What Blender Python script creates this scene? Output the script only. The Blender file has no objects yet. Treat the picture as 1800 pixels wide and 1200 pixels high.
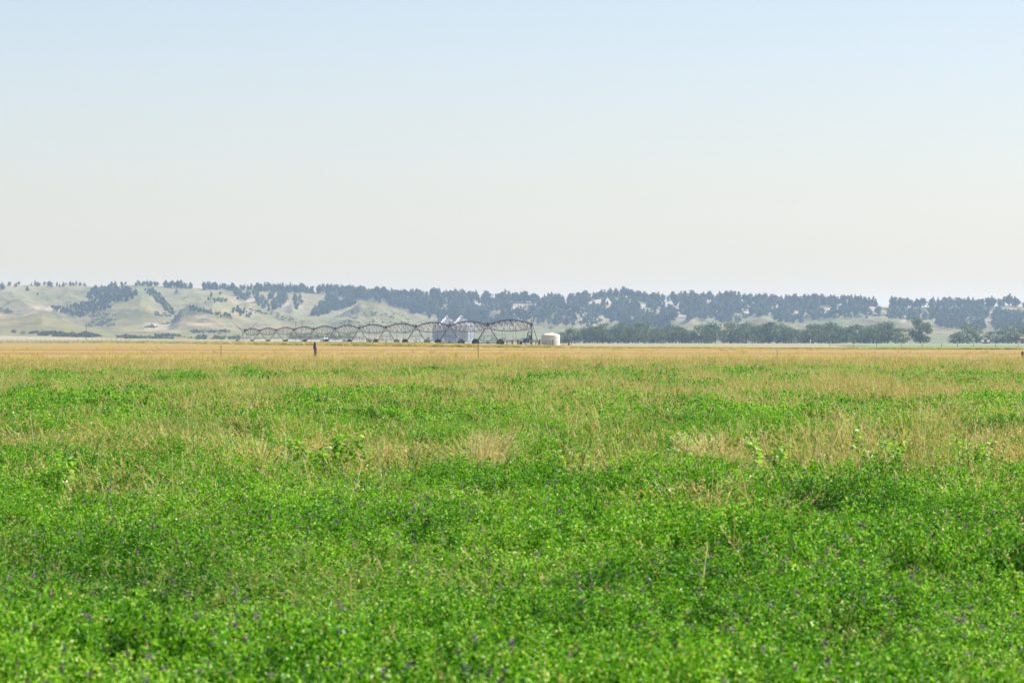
import bpy, math, random
import numpy as np
from math import radians as R, pi

# ------------------------------------------------------------------ camera
sc = bpy.context.scene
F = 7100.0            # focal length in pixels of the 1800 px wide photograph
CZ = 1.7
cam_d = bpy.data.cameras.new('camera'); cam = bpy.data.objects.new('camera', cam_d)
sc.collection.objects.link(cam); sc.camera = cam
cam.location = (0, 0, CZ); cam.rotation_euler = (R(90), 0, 0)
cam_d.sensor_width = 36; cam_d.lens = F / 1800 * 36
cam_d.clip_start = 0.5; cam_d.clip_end = 40000
cam_d.dof.use_dof = True; cam_d.dof.focus_distance = 110; cam_d.dof.aperture_fstop = 12
# ------------------------------------------------------------------ sky, sun, exposure
SUN_EL, SUN_AZ = R(46), R(70)       # azimuth clockwise from +Y (straight ahead): sun from the right, a little beyond
w = bpy.data.worlds.new('World'); sc.world = w; w.use_nodes = True
nt = w.node_tree; nt.nodes.clear()
sky = nt.nodes.new('ShaderNodeTexSky'); sky.sky_type = 'NISHITA'; sky.sun_disc = False
sky.sun_elevation = SUN_EL; sky.sun_rotation = SUN_AZ
sky.air_density = 1.0; sky.dust_density = 1.1; sky.ozone_density = 0.9; sky.altitude = 300
bg = nt.nodes.new('ShaderNodeBackground'); bg.inputs[1].default_value = 0.083
wo = nt.nodes.new('ShaderNodeOutputWorld')
tn = nt.nodes.new('ShaderNodeMix'); tn.data_type = 'RGBA'; tn.blend_type = 'MULTIPLY'; tn.inputs[0].default_value = 1; tn.inputs[7].default_value = (.905, .872, .972, 1)
nt.links.new(sky.outputs[0], tn.inputs[6]); nt.links.new(tn.outputs[2], bg.inputs[0]); nt.links.new(bg.outputs[0], wo.inputs[0])
sd = bpy.data.lights.new('sun', 'SUN'); sd.energy = 5.0; sd.angle = R(0.5); sd.color = (1, .97, .925)
so = bpy.data.objects.new('sun', sd); sc.collection.objects.link(so)
so.rotation_euler = (R(90) - SUN_EL, 0, pi - SUN_AZ)
sc.view_settings.view_transform = 'Standard'; sc.view_settings.look = 'None'
sc.view_settings.exposure = 0.95; sc.view_settings.gamma = 1
sc.cycles.max_bounces = 6; sc.cycles.diffuse_bounces = 3; sc.cycles.transmission_bounces = 4
sc.cycles.volume_bounces = 1; sc.cycles.transparent_max_bounces = 8

rng = np.random.default_rng(7); random.seed(7)
COL = sc.collection

# ------------------------------------------------------------------ helpers
def tag(o, label=None, cat=None, group=None, kind=None):
    if label: o['label'] = label
    if cat: o['category'] = cat
    if group: o['group'] = group
    if kind: o['kind'] = kind
    return o

def empty(name, loc, rz=0):
    o = bpy.data.objects.new(name, None); COL.objects.link(o)
    o.location = loc; o.rotation_euler = (0, 0, rz); o.empty_display_size = .3
    return o

def raw_mesh(name, v, f, mats=(), smooth=False, fmat=None, tint=None):
    """v (n,3); f (m,k) array of equal-length faces or list of lists"""
    me = bpy.data.meshes.new(name)
    v = np.asarray(v, np.float32)
    if isinstance(f, np.ndarray):
        n, k = f.shape
        me.vertices.add(len(v)); me.vertices.foreach_set('co', v.ravel())
        me.loops.add(n * k); me.loops.foreach_set('vertex_index', f.astype(np.int32).ravel())
        me.polygons.add(n)
        me.polygons.foreach_set('loop_start', np.arange(0, n * k, k, dtype=np.int32))
        me.update(calc_edges=True)
    else:
        me.from_pydata([tuple(map(float, p)) for p in v], [], f); me.update()
    for m in mats: me.materials.append(m)
    if fmat is not None: me.polygons.foreach_set('material_index', np.asarray(fmat, np.int32))
    if smooth: me.polygons.foreach_set('use_smooth', np.ones(len(me.polygons), bool))
    if tint is not None:
        a = me.attributes.new('tint', 'FLOAT', 'FACE'); a.data.foreach_set('value', np.asarray(tint, np.float32))
    return me

def link(name, me, parent=None, loc=None):
    o = bpy.data.objects.new(name, me); COL.objects.link(o)
    if parent: o.parent = parent
    if loc is not None: o.location = loc
    return o

def copy_tree(o, parent=None):
    c = o.copy(); COL.objects.link(c); c.parent = parent
    for ch in o.children: copy_tree(ch, c)
    return c

class MB:
    def __init__(s): s.v = []; s.f = []; s.m = []
    def add(s, v, f, mi=0):
        b = len(s.v); s.v += [tuple(p) for p in v]; s.f += [[i + b for i in q] for q in f]; s.m += [mi] * len(f)
    def box(s, c, d, mi=0, rz=0):
        x, y, z = c; a, b, h = d[0] / 2, d[1] / 2, d[2] / 2; ca, sa = math.cos(rz), math.sin(rz)
        v = [(x + ca * i * a - sa * j * b, y + sa * i * a + ca * j * b, z + k * h) for k in (-1, 1) for j in (-1, 1) for i in (-1, 1)]
        s.add(v, [[0, 2, 3, 1], [4, 5, 7, 6], [0, 1, 5, 4], [2, 6, 7, 3], [0, 4, 6, 2], [1, 3, 7, 5]], mi)
    def tube(s, pts, r, n=6, mi=0, caps=True):
        pts = [np.array(p, float) for p in pts]
        rs = r if isinstance(r, (list, tuple)) else [r] * len(pts)
        rings = []
        for i, p in enumerate(pts):
            t = pts[min(i + 1, len(pts) - 1)] - pts[max(i - 1, 0)]; t /= (np.linalg.norm(t) + 1e-9)
            a = np.cross(t, (0, 0, 1.0))
            if np.linalg.norm(a) < .05: a = np.cross(t, (1.0, 0, 0))
            a /= np.linalg.norm(a); b = np.cross(t, a)
            rings.append([p + rs[i] * (math.cos(2 * pi * k / n) * a + math.sin(2 * pi * k / n) * b) for k in range(n)])
        v = [q for g in rings for q in g]; f = []
        for i in range(len(pts) - 1):
            for k in range(n):
                f.append([i * n + k, i * n + (k + 1) % n, (i + 1) * n + (k + 1) % n, (i + 1) * n + k])
        if caps: f += [list(range(n))[::-1], [(len(pts) - 1) * n + k for k in range(n)]]
        s.add(v, f, mi)
    def lathe(s, prof, c=(0, 0, 0), n=24, mi=0, axis='z'):
        v = []; f = []
        for (r, h) in prof:
            for k in range(n):
                a = 2 * pi * k / n
                p = (r * math.cos(a), r * math.sin(a), h) if axis == 'z' else (r * math.cos(a), h, r * math.sin(a)) if axis == 'y' else (h, r * math.cos(a), r * math.sin(a))
                v.append((c[0] + p[0], c[1] + p[1], c[2] + p[2]))
        for i in range(len(prof) - 1):
            for k in range(n): f.append([i * n + k, i * n + (k + 1) % n, (i + 1) * n + (k + 1) % n, (i + 1) * n + k])
        f += [list(range(n))[::-1], [(len(prof) - 1) * n + k for k in range(n)]]
        s.add(v, f, mi)
    def mesh(s, name, mats, smooth=False):
        return raw_mesh(name, s.v, s.f, mats if isinstance(mats, (list, tuple)) else [mats], smooth, s.m)
    def build(s, name, mats, parent=None, loc=None, smooth=False):
        return link(name, s.mesh(name, mats, smooth), parent, loc)

# ---- vectorised value noise
_T = np.random.default_rng(3).random((256, 256))
def vn(x, y):
    x = np.asarray(x, float); y = np.asarray(y, float)
    xi = np.floor(x).astype(int); yi = np.floor(y).astype(int); fx = x - xi; fy = y - yi
    fx = fx * fx * (3 - 2 * fx); fy = fy * fy * (3 - 2 * fy)
    g = lambda i, j: _T[i & 255, j & 255]
    return (g(xi, yi) * (1 - fx) + g(xi + 1, yi) * fx) * (1 - fy) + (g(xi, yi + 1) * (1 - fx) + g(xi + 1, yi + 1) * fx) * fy
def fbm(x, y, o=4):
    s = 0; a = .5; t = 0
    for k in range(o):
        s = s + a * vn(x * 2 ** k + 17.3 * k, y * 2 ** k + 9.1 * k); t += a; a *= .5
    return s / t
def ridged(x, y, o=4):
    s = 0; a = .5; t = 0
    for k in range(o):
        s = s + a * (1 - np.abs(2 * vn(x * 2 ** k + 31.7 * k, y * 2 ** k + 3.9 * k) - 1)); t += a; a *= .5
    return s / t
def sstep(a, b, x):
    t = np.clip((x - a) / (b - a), 0, 1); return t * t * (3 - 2 * t)

# ------------------------------------------------------------------ materials
def new_mat(name):
    m = bpy.data.materials.new(name); m.use_nodes = True; n = m.node_tree.nodes; n.clear()
    return m, n, m.node_tree.links
def N(n, t, **k):
    x = n.new(t)
    for a, b in k.items(): setattr(x, a, b)
    return x
def ramp(n, l, src, stops):
    r = N(n, 'ShaderNodeValToRGB'); e = r.color_ramp.elements
    while len(e) < len(stops): e.new(.5)
    for i, (p, c) in enumerate(stops): e[i].position = p; e[i].color = (*c, 1)
    l.new(src, r.inputs[0]); return r.outputs[0]
def noise(n, l, scale, sc3=(1, 1, 1), det=5, rough=.55, coord='Object'):
    tc = N(n, 'ShaderNodeTexCoord'); mp = N(n, 'ShaderNodeMapping'); mp.inputs['Scale'].default_value = sc3
    t = N(n, 'ShaderNodeTexNoise'); t.inputs['Scale'].default_value = scale; t.inputs['Detail'].default_value = det
    t.inputs['Roughness'].default_value = rough
    l.new(tc.outputs[coord], mp.inputs[0]); l.new(mp.outputs[0], t.inputs[0]); return t.outputs['Fac']
def mixc(n, l, f, a, b, mode='MIX'):
    m = N(n, 'ShaderNodeMix', data_type='RGBA', blend_type=mode)
    for s, i in ((f, 0), (a, 6), (b, 7)):
        if hasattr(s, 'links'): l.new(s, m.inputs[i])
        elif i == 0: m.inputs[0].default_value = s
        else: m.inputs[i].default_value = (*s, 1)
    return m.outputs[2]
def surf(name, stops, scale=1, sc3=(1, 1, 1), rough=.8, metal=0, bump=0, det=5, spec=.3, coord='Object'):
    m, n, l = new_mat(name); f = noise(n, l, scale, sc3, det, coord=coord)
    c = ramp(n, l, f, stops)
    p = N(n, 'ShaderNodeBsdfPrincipled'); p.inputs['Roughness'].default_value = rough; p.inputs['Metallic'].default_value = metal
    p.inputs['Specular IOR Level'].default_value = spec
    l.new(c, p.inputs['Base Color'])
    if bump:
        b = N(n, 'ShaderNodeBump'); b.inputs['Strength'].default_value = bump; l.new(f, b.inputs['Height']); l.new(b.outputs[0], p.inputs['Normal'])
    o = N(n, 'ShaderNodeOutputMaterial'); l.new(p.outputs[0], o.inputs[0]); return m
def leafmat(name, stops, trans=.45, rough=.5, spec=.4, patch=None):
    """per-leaf colour from the 'tint' attribute, thin translucent leaves"""
    m, n, l = new_mat(name)
    at = N(n, 'ShaderNodeAttribute', attribute_name='tint')
    oi = N(n, 'ShaderNodeObjectInfo')
    ma = N(n, 'ShaderNodeMath', operation='MULTIPLY_ADD'); l.new(oi.outputs['Random'], ma.inputs[0]); ma.inputs[1].default_value = .24
    sb = N(n, 'ShaderNodeMath', operation='SUBTRACT'); l.new(at.outputs['Fac'], sb.inputs[0]); sb.inputs[1].default_value = .12
    l.new(sb.outputs[0], ma.inputs[2])
    src = ma.outputs[0]
    if patch:   # tone of the plants changes from patch to patch of the field
        ge = N(n, 'ShaderNodeNewGeometry'); mp = N(n, 'ShaderNodeMapping'); mp.inputs['Scale'].default_value = (1, .4, 1); l.new(ge.outputs['Position'], mp.inputs[0])
        tx = N(n, 'ShaderNodeTexNoise'); tx.inputs['Scale'].default_value = patch[0]; tx.inputs['Detail'].default_value = 3; l.new(mp.outputs[0], tx.inputs[0])
        m2 = N(n, 'ShaderNodeMath', operation='MULTIPLY_ADD'); l.new(tx.outputs['Fac'], m2.inputs[0]); m2.inputs[1].default_value = patch[1] * 2; m2.inputs[2].default_value = -patch[1]
        m3 = N(n, 'ShaderNodeMath', operation='ADD'); l.new(m2.outputs[0], m3.inputs[0]); l.new(src, m3.inputs[1]); src = m3.outputs[0]
    c = ramp(n, l, src, stops)
    p = N(n, 'ShaderNodeBsdfPrincipled'); p.inputs['Roughness'].default_value = rough
    p.inputs['Specular IOR Level'].default_value = spec; l.new(c, p.inputs['Base Color'])
    t = N(n, 'ShaderNodeBsdfTranslucent'); l.new(c, t.inputs[0])
    mx = N(n, 'ShaderNodeMixShader'); mx.inputs[0].default_value = trans
    l.new(p.outputs[0], mx.inputs[1]); l.new(t.outputs[0], mx.inputs[2])
    o = N(n, 'ShaderNodeOutputMaterial'); l.new(mx.outputs[0], o.inputs[0]); return m

M = {}
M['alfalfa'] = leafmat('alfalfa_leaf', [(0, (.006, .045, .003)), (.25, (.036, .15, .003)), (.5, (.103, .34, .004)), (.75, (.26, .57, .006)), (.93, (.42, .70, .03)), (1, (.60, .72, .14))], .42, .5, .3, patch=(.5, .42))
M['astem'] = surf('alfalfa_stem', [(.3, (.10, .17, .04)), (.7, (.22, .26, .08))], 8)
M['flower'] = leafmat('alfalfa_flower', [(0, (.05, .014, .05)), (.5, (.27, .10, .25)), (1, (.62, .42, .62))], .35, .7, .1)
M['straw'] = leafmat('dry_straw', [(0, (.22, .13, .018)), (.25, (.44, .31, .045)), (.55, (.66, .53, .13)), (.8, (.80, .71, .27)), (1, (.90, .85, .48))], .3, .6, .3)
M['pale_straw'] = leafmat('pale_straw', [(0, (.45, .32, .08)), (.3, (.70, .56, .20)), (.7, (.88, .78, .42)), (1, (.95, .90, .62))], .3, .6, .3)
M['ggrass'] = leafmat('green_grass', [(0, (.10, .22, .02)), (.5, (.28, .38, .04)), (1, (.52, .52, .16))], .4, .5, .4)
M['weed'] = leafmat('weed_leaf', [(0, (.05, .20, .01)), (.4, (.20, .46, .01)), (.8, (.32, .58, .02)), (1, (.48, .66, .18))], .5, .42, .6)
M['weedstem'] = surf('weed_stem', [(.3, (.05, .09, .02)), (.7, (.13, .18, .05))], 9)
M['pine'] = leafmat('pine_needles', [(0, (.008, .016, .006)), (.5, (.032, .052, .018)), (1, (.11, .14, .05))], .15, .7, .2)
M['leafy'] = leafmat('cottonwood_leaves', [(0, (.02, .042, .012)), (.5, (.065, .11, .028)), (1, (.17, .22, .06))], .3, .6, .3)
M['sage'] = leafmat('shrub_leaves', [(0, (.03, .04, .02)), (.5, (.07, .085, .04)), (1, (.14, .14, .07))], .2, .8, .2)
M['bark'] = surf('bark', [(.3, (.05, .04, .03)), (.7, (.14, .11, .08))], 6, rough=.9)
M['steel'] = surf('galvanised_steel', [(.3, (.30, .32, .34)), (.7, (.46, .47, .49))], 3, rough=.42, metal=.5)
M['dull_steel'] = surf('dull_galvanised_roof', [(.3, (.15, .16, .18)), (.7, (.26, .27, .29))], 1.5, rough=.5, metal=.35)
M['pipe'] = surf('weathered_pipe', [(.3, (.07, .065, .075)), (.7, (.13, .12, .13))], 2, rough=.6, metal=.4)
M['white_steel'] = surf('bright_steel', [(.3, (.55, .56, .57)), (.7, (.7, .71, .72))], 3, rough=.4, metal=.3)
M['rubber'] = surf('rubber', [(.3, (.02, .02, .022)), (.7, (.05, .048, .05))], 5, rough=.9)
M['hose'] = surf('drop_hose', [(.3, (.06, .06, .07)), (.7, (.11, .11, .12))], 5, rough=.7)
M['wood'] = surf('post_wood', [(.3, (.05, .035, .03)), (.7, (.14, .10, .08))], 8, (1, 1, .2), rough=.9, bump=.3)
M['greywood'] = surf('weathered_wood', [(.3, (.20, .18, .17)), (.7, (.38, .36, .34))], 8, (1, 1, .2), rough=.9, bump=.3)
M['rust'] = surf('red_paint_worn', [(.35, (.10, .035, .03)), (.65, (.20, .07, .05))], 14, rough=.8)
M['darkcap'] = surf('dark_cap', [(.3, (.03, .028, .02)), (.7, (.07, .065, .05))], 14, rough=.8)
M['tpost'] = surf('t_post_paint', [(.3, (.16, .07, .05)), (.7, (.26, .15, .11))], 9, rough=.8)
M['blue'] = surf('blue_paint', [(.3, (.01, .07, .28)), (.7, (.02, .12, .42))], 3, rough=.4)
M['poly'] = surf('cream_polyethylene', [(.3, (.66, .60, .47)), (.7, (.76, .71, .58))], 1.2, rough=.5)
M['dark'] = surf('dark_opening', [(.3, (.02, .02, .025)), (.7, (.04, .04, .05))], 3)
M['cream'] = surf('white_paint', [(.3, (.7, .69, .66)), (.7, (.8, .79, .77))], 2, rough=.6)
M['redpaint'] = surf('red_paint', [(.3, (.42, .06, .04)), (.7, (.55, .09, .07))], 2, rough=.5)
M['pinkroof'] = surf('faded_roof', [(.3, (.26, .19, .19)), (.7, (.34, .27, .26))], 2, rough=.6)
M['brownroof'] = surf('brown_roof', [(.3, (.18, .12, .09)), (.7, (.27, .19, .14))], 2, rough=.8)
M['glass'] = surf('window_glass', [(.3, (.02, .025, .03)), (.7, (.05, .06, .07))], 2, rough=.1, spec=.6)

# ------------------------------------------------------------------ terrain: heights
def X2U(x): return (np.asarray(x, float) - 900) / F
def rowz(y, d): return CZ - (np.asarray(y, float) - 600) * d / F
TOE_X = [-600, 0, 90, 170, 400, 760, 1000, 1800, 2400]
TOE_Y = [587, 588, 591, 594, 597, 599.3, 603, 604.2, 604.5]
EDGE_X = [57, 34, 8, -36, -97, -285, -330]           # far edge of the stubble field in plan
EDGE_Y = [450, 482, 562, 843, 1380, 2248, 2460]
def edge_x(Y):
    Y = np.asarray(Y, float)
    return np.where(Y < 450, 57 + (450 - Y) * .72, np.interp(Y, EDGE_Y, EDGE_X))
def toe_z(u, d=2500.): return rowz(np.interp(900 + u * F, TOE_X, TOE_Y), d)
def ground_z(X, Y):
    X = np.asarray(X, float); Y = np.asarray(Y, float)
    base = np.interp(Y, [0, 100, 200, 300, 375, 450, 677, 1220, 2250], [0, 0, .1, .25, .52, .80, .84, .94, .96])
    u = X / np.maximum(Y, 300)
    # right and centre ground swells toward the toe row between 1200 m and 2500 m
    t = sstep(1300, 2500, Y); tl = sstep(2230, 2600, Y)
    k = sstep(-.115, -.07, u)
    t = tl * (1 - k) + t * k
    z = base * (1 - t) + toe_z(np.clip(u, -.2, .2)) * t
    z = np.where(Y > 2650, z - 8 * sstep(2650, 3000, Y), z)
    z = z + (fbm(X * .012, Y * .03, 3) - .5) * .05 * np.clip(Y / 60, .3, 1)
    return z
LAYERS = [  # depth, front width, back width, power, crest rows
 (4300, 1250, 900, 1.5, [(-700,501),(0,501),(90,501.5),(180,503.5),(300,505),(400,508.5),(500,512),(570,515),(600,518),(700,523),(780,524),(850,529),(960,533),(1000,535),(1050,526),(1100,525),(1150,531),(1250,528),(1330,533),(1400,535),(1530,537),(1560,541),(1650,539),(1720,540),(1800,539),(2500,540)]),
 (3850, 700, 350, 1.2, [(120,572),(160,545),(200,524),(225,516),(250,509.5),(262,512),(290,527),(310,540),(330,552),(380,575)]),
 (3550, 650, 400, 1.3, [(290,575),(318,542),(345,530),(375,522),(400,526),(430,531),(452,536),(500,546),(560,556),(640,567),(700,574),(760,584),(800,592)]),
 (4000, 520, 300, 1.15, [(355,540),(390,528),(420,524),(437,523),(450,527),(480,537),(500,532),(515,525),(530,533),(552,548),(580,560)]),
 (3650, 600, 350, 1.2, [(500,580),(545,562),(585,545),(612,533),(632,525.5),(645,528),(657,527),(680,534),(705,541),(730,550),(760,566),(790,580),(820,592)]),
 (3000, 380, 300, 1.4, [(-700,560),(-60,556),(0,557),(20,556),(50,549),(75,545),(100,552),(150,563),(200,572),(250,576),(300,581)]),
 (2950, 420, 350, 1.5, [(200,590),(250,580),(300,570),(330,567.5),(380,569),(430,575),(520,582),(600,590)]),
 (2700, 150, 300, 1.0, [(-700,576),(0,579),(60,583),(120,584.5),(170,585.5),(230,587),(300,588.5),(400,590),(500,593),(560,598)]),
 (3450, 500, 350, 1.3, [(790,590),(850,577),(900,572),(930,573),(960,578),(990,587),(1020,597)]),
 (3900, 600, 320, 1.1, [(760,560),(800,545),(840,548),(880,538),(930,541),(960,536),(1010,543),(1045,552),(1070,568),(1090,580)]),
 (3800, 620, 320, 1.1, [(1060,575),(1090,558),(1130,552),(1160,560),(1180,548),(1210,545),(1235,556),(1260,568),(1290,580)]),
 (3500, 560, 350, 1.3, [(1240,592),(1290,568),(1315,556),(1330,555),(1360,562),(1400,570),(1440,566),(1480,559),(1520,556.5),(1550,558),(1600,567),(1650,572),(1700,576),(1760,574),(1800,570),(1860,566),(2500,566)]),
 (4000, 480, 320, 1.1, [(1380,560),(1420,548),(1470,542),(1510,546),(1560,555),(1590,548),(1640,545),(1680,552),(1720,545),(1770,548),(1800,552),(2500,552)]),
]
def hill_z(u, Y, detail=True):
    X = u * Y; base = toe_z(u) - 1.5 + 8 * sstep(2500, 4300, Y) * .6
    px = 900 + u * F
    wx = px + 26 * (fbm(X / 180 + 5, Y / 240, 3) - .5)         # crests wander a little with depth
    acc = base.copy(); slopeamt = np.zeros_like(acc)
    for (D, wf, wb, p, pts) in LAYERS:
        xs = [a for a, b in pts]; ys = [b for a, b in pts]
        on = (wx >= xs[0]) & (wx <= xs[-1])
        wk = px + (wx - px) * np.clip(np.abs(Y - D) / 250, .12, 1)
        zc = rowz(np.interp(wk, xs, ys), D)
        s = np.clip((D - Y) / wf, 0, 1); b = np.clip((Y - D) / wb, 0, 1)
        g = np.where(Y < D, (1 - s) ** p, 1 - .55 * b * b)
        if D == 4300: g = np.where(Y < D, g, 1 - .1 * b)
        z = base + np.maximum(zc - base, 0) * g
        z = np.where(on, z, base)
        k = 2.0
        acc = np.maximum(acc, z) + np.maximum(k - np.abs(acc - z), 0) ** 2 / (4 * k) * (np.minimum(acc, z) > base + .5)
    if detail:
        rel = np.clip((acc - base) / 25, 0, 1)
        inv = (1 - np.clip((acc - base - 30) / 30, 0, 1) * .55)
        g = ridged(X / 95 + .002 * Y, Y / 420 + 2, 4)
        acc = acc - (1 - g) * 22 * rel * inv * sstep(2750, 3100, Y) * (1 - sstep(4150, 4290, Y)) + (fbm(X / 40, Y / 40, 4) - .5) * 4 * rel + (ridged(X / 30, Y / 80, 3) - .6) * 3 * rel
    # never rise above the surveyed skyline behind it
    return acc

# hills mesh (fan-shaped grid)
U = np.linspace(-.205, .205, 1150); 
Ys = np.concatenate([np.arange(2440, 3000, 7.), np.arange(3000, 4500, 6.), np.geomspace(4500, 6500, 40)])
UU, YY = np.meshgrid(U, Ys); HZ = hill_z(UU, YY)
HZ = HZ - 4 * (1 - sstep(2440, 2520, YY))
nr, nc = UU.shape
# lower envelope of visible rows, for placing things on the slopes
ROWS = 600 + (CZ - HZ) * F / YY
def grid_faces(nr, nc):
    i = np.arange(nr - 1)[:, None] * nc + np.arange(nc - 1)[None]; return np.stack([i, i + 1, i + nc + 1, i + nc], -1).reshape(-1, 4)
def place(x, y):
    """nearest point of the hills that the photograph shows at pixel (x, y)"""
    u = float(X2U(x)); c = int(np.clip(np.searchsorted(U, u), 0, nc - 1)); col = ROWS[:, c]
    vis = np.minimum.accumulate(col)
    k = int(np.argmax(vis <= y)) if (vis <= y).any() else int(np.argmin(col))
    Y = Ys[k]; return u * Y, Y, float(HZ[k, c])

def hill_material():
    m, n, l = new_mat('dry_grass_hills')
    a = noise(n, l, .006, (1, .5, 1), 6, .6); c1 = ramp(n, l, a, [(.3, (.06, .058, .02)), (.5, (.155, .14, .065)), (.7, (.26, .21, .11))])
    g = noise(n, l, .0035, (1, .4, 1), 4); gr = ramp(n, l, g, [(.45, (0, 0, 0)), (.6, (1, 1, 1))])
    c2 = mixc(n, l, gr, c1, (.14, .145, .065))
    b = noise(n, l, .045, (1, .6, 1), 6, .7); sp = ramp(n, l, b, [(.52, (0, 0, 0)), (.64, (.8, .8, .8))])
    c3 = mixc(n, l, sp, c2, (.06, .065, .04))
    at = N(n, 'ShaderNodeAttribute', attribute_name='rock')
    rn = noise(n, l, .05, (1, 1, 2), 5, .7); rc = ramp(n, l, rn, [(.35, (.20, .155, .12)), (.6, (.48, .40, .33))])
    c4 = mixc(n, l, at.outputs['Fac'], c3, rc)
    p = N(n, 'ShaderNodeBsdfPrincipled'); p.inputs['Roughness'].default_value = .95; p.inputs['Specular IOR Level'].default_value = .1
    l.new(c4, p.inputs['Base Color'])
    bn = N(n, 'ShaderNodeBump'); bn.inputs['Strength'].default_value = .7; bn.inputs['Distance'].default_value = 3.0
    l.new(b, bn.inputs['Height']); l.new(bn.outputs[0], p.inputs['Normal'])
    o = N(n, 'ShaderNodeOutputMaterial'); l.new(p.outputs[0], o.inputs[0]); return m
me = raw_mesh('hills', np.stack([UU * YY, YY, HZ], -1).reshape(-1, 3), grid_faces(nr, nc), [hill_material()], True)
XX = UU * YY; PX = 900 + UU * F
rk = sstep(.58, .70, ridged(XX / 70 + 9, YY / 60, 4) * .6 + fbm(XX / 160, YY / 200 + 40, 3) * .4)
steep = np.abs(np.gradient(HZ, axis=0)) / np.gradient(YY, axis=0)
rk = rk * (sstep(650, 900, PX) * .9 + .12) * sstep(3150, 3400, YY) * sstep(556, 545, ROWS) * sstep(.0, .03, steep)
for (rx, ry, sx, sy, s) in [(268, 573, 12, 5, 1), (290, 570, 8, 3, .8), (92, 543, 14, 4, .8), (300, 582, 22, 2.5, .5), (345, 569, 40, 1.3, .8), (60, 541, 22, 3, .5), (430, 548, 25, 6, .4), (515, 535, 20, 8, .55), (440, 528, 20, 6, .5), (1180, 556, 30, 10, .9), (1088, 566, 14, 9, .9), (1040, 560, 30, 12, .9), (1590, 560, 7, 9, .9), (1730, 555, 20, 9, .7), (910, 545, 40, 10, .6), (1495, 548, 22, 5, .6)]:
    rk = np.maximum(rk, s * np.exp(-((PX - rx) / sx) ** 2 - ((ROWS - ry) / sy) ** 2) * (YY > 2600) * (.5 + fbm(XX / 15, YY / 20, 3)))
a = me.attributes.new('rock', 'FLOAT', 'POINT'); a.data.foreach_set('value', np.clip(rk, 0, 1).astype(np.float32).ravel())
tag(link('hills', me), kind='structure')

# ground sheet out to the horizon
gx = np.concatenate([-np.geomspace(9000, 260, 24), np.arange(-250, 251, 5.), np.geomspace(260, 9000, 24)])
gy = np.concatenate([-np.geomspace(9000, 20, 20), np.arange(0, 480, 4.), np.arange(480, 3000, 12.), np.geomspace(3010, 9000, 14)])
GX, GY = np.meshgrid(gx, gy); GZ = ground_z(GX, GY)
def ground_material():
    m, n, l = new_mat('pasture_and_soil')
    tc = N(n, 'ShaderNodeTexCoord'); sx = N(n, 'ShaderNodeSeparateXYZ'); l.new(tc.outputs['Object'], sx.inputs[0])
    mr = N(n, 'ShaderNodeMapRange'); mr.inputs[1].default_value = 225; mr.inputs[2].default_value = 300; l.new(sx.outputs['Y'], mr.inputs[0])
    a = noise(n, l, 1.2, (1, 1, 1), 6); soil = ramp(n, l, a, [(.35, (.045, .055, .02)), (.65, (.14, .12, .06))])
    b = noise(n, l, .02, (.25, 1, 1), 6, .6); past = ramp(n, l, b, [(.3, (.17, .165, .09)), (.5, (.25, .225, .14)), (.7, (.33, .29, .19))])
    c = mixc(n, l, mr.outputs[0], soil, past)
    p = N(n, 'ShaderNodeBsdfPrincipled'); p.inputs['Roughness'].default_value = .95; p.inputs['Specular IOR Level'].default_value = .1
    l.new(c, p.inputs['Base Color']); o = N(n, 'ShaderNodeOutputMaterial'); l.new(p.outputs[0], o.inputs[0]); return m
tag(link('ground', raw_mesh('ground', np.stack([GX, GY, GZ], -1).reshape(-1, 3), grid_faces(*GX.shape), [ground_material()], True)), kind='structure')

def sheet(name, yr, xl, xr, nx, mat, dz):
    ys = np.asarray(yr, float); t = np.linspace(0, 1, nx)
    A = xl(ys)[:, None] * (1 - t) + xr(ys)[:, None] * t; B = np.repeat(ys[:, None], nx, 1)
    Z = ground_z(A, B) + dz * np.maximum(1, B / 120)
    return tag(link(name, raw_mesh(name, np.stack([A, B, Z], -1).reshape(-1, 3), grid_faces(len(ys), nx), [mat], True)), kind='structure')
def stubble_material():
    m, n, l = new_mat('mown_stubble')
    a = noise(n, l, .038, (.04, 1, 1), 3, .8); c1 = ramp(n, l, a, [(.38, (.08, .046, .012)), (.46, (.19, .12, .032)), (.54, (.29, .195, .055)), (.64, (.42, .31, .11))])
    b = noise(n, l, .05, (.12, 1, 1), 4, .6); g = ramp(n, l, b, [(.42, (0, 0, 0)), (.62, (.75, .75, .75))])
    c2 = mixc(n, l, g, c1, (.26, .19, .06))
    f = noise(n, l, 1.6, (1, .35, 1), 4, .7); s = ramp(n, l, f, [(.45, (0, 0, 0)), (.62, (.6, .6, .6))])
    c3 = mixc(n, l, s, c2, (.34, .24, .08))
    p = N(n, 'ShaderNodeBsdfPrincipled'); p.inputs['Roughness'].default_value = .95; p.inputs['Specular IOR Level'].default_value = .1
    l.new(c3, p.inputs['Base Color']); o = N(n, 'ShaderNodeOutputMaterial'); l.new(p.outputs[0], o.inputs[0]); return m
sheet('stubble_field', np.concatenate([np.arange(215, 480, 4.), np.arange(480, 2460, 12.)]), lambda y: np.minimum(-60 - .25 * y, 0), lambda y: edge_x(y), 90, stubble_material(), .004)
crop = surf('green_crop', [(.3, (.07, .17, .05)), (.55, (.13, .27, .08)), (.75, (.26, .36, .14))], .06, (.3, 1, 1), rough=.9)
def crop_l(y): return X2U(1440 + 120 * fbm(y * .05, y * 0, 3)) * y
sheet('green_crop', np.arange(640, 905, 5.), crop_l, lambda y: .2 * y, 60, crop, .006)
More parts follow.
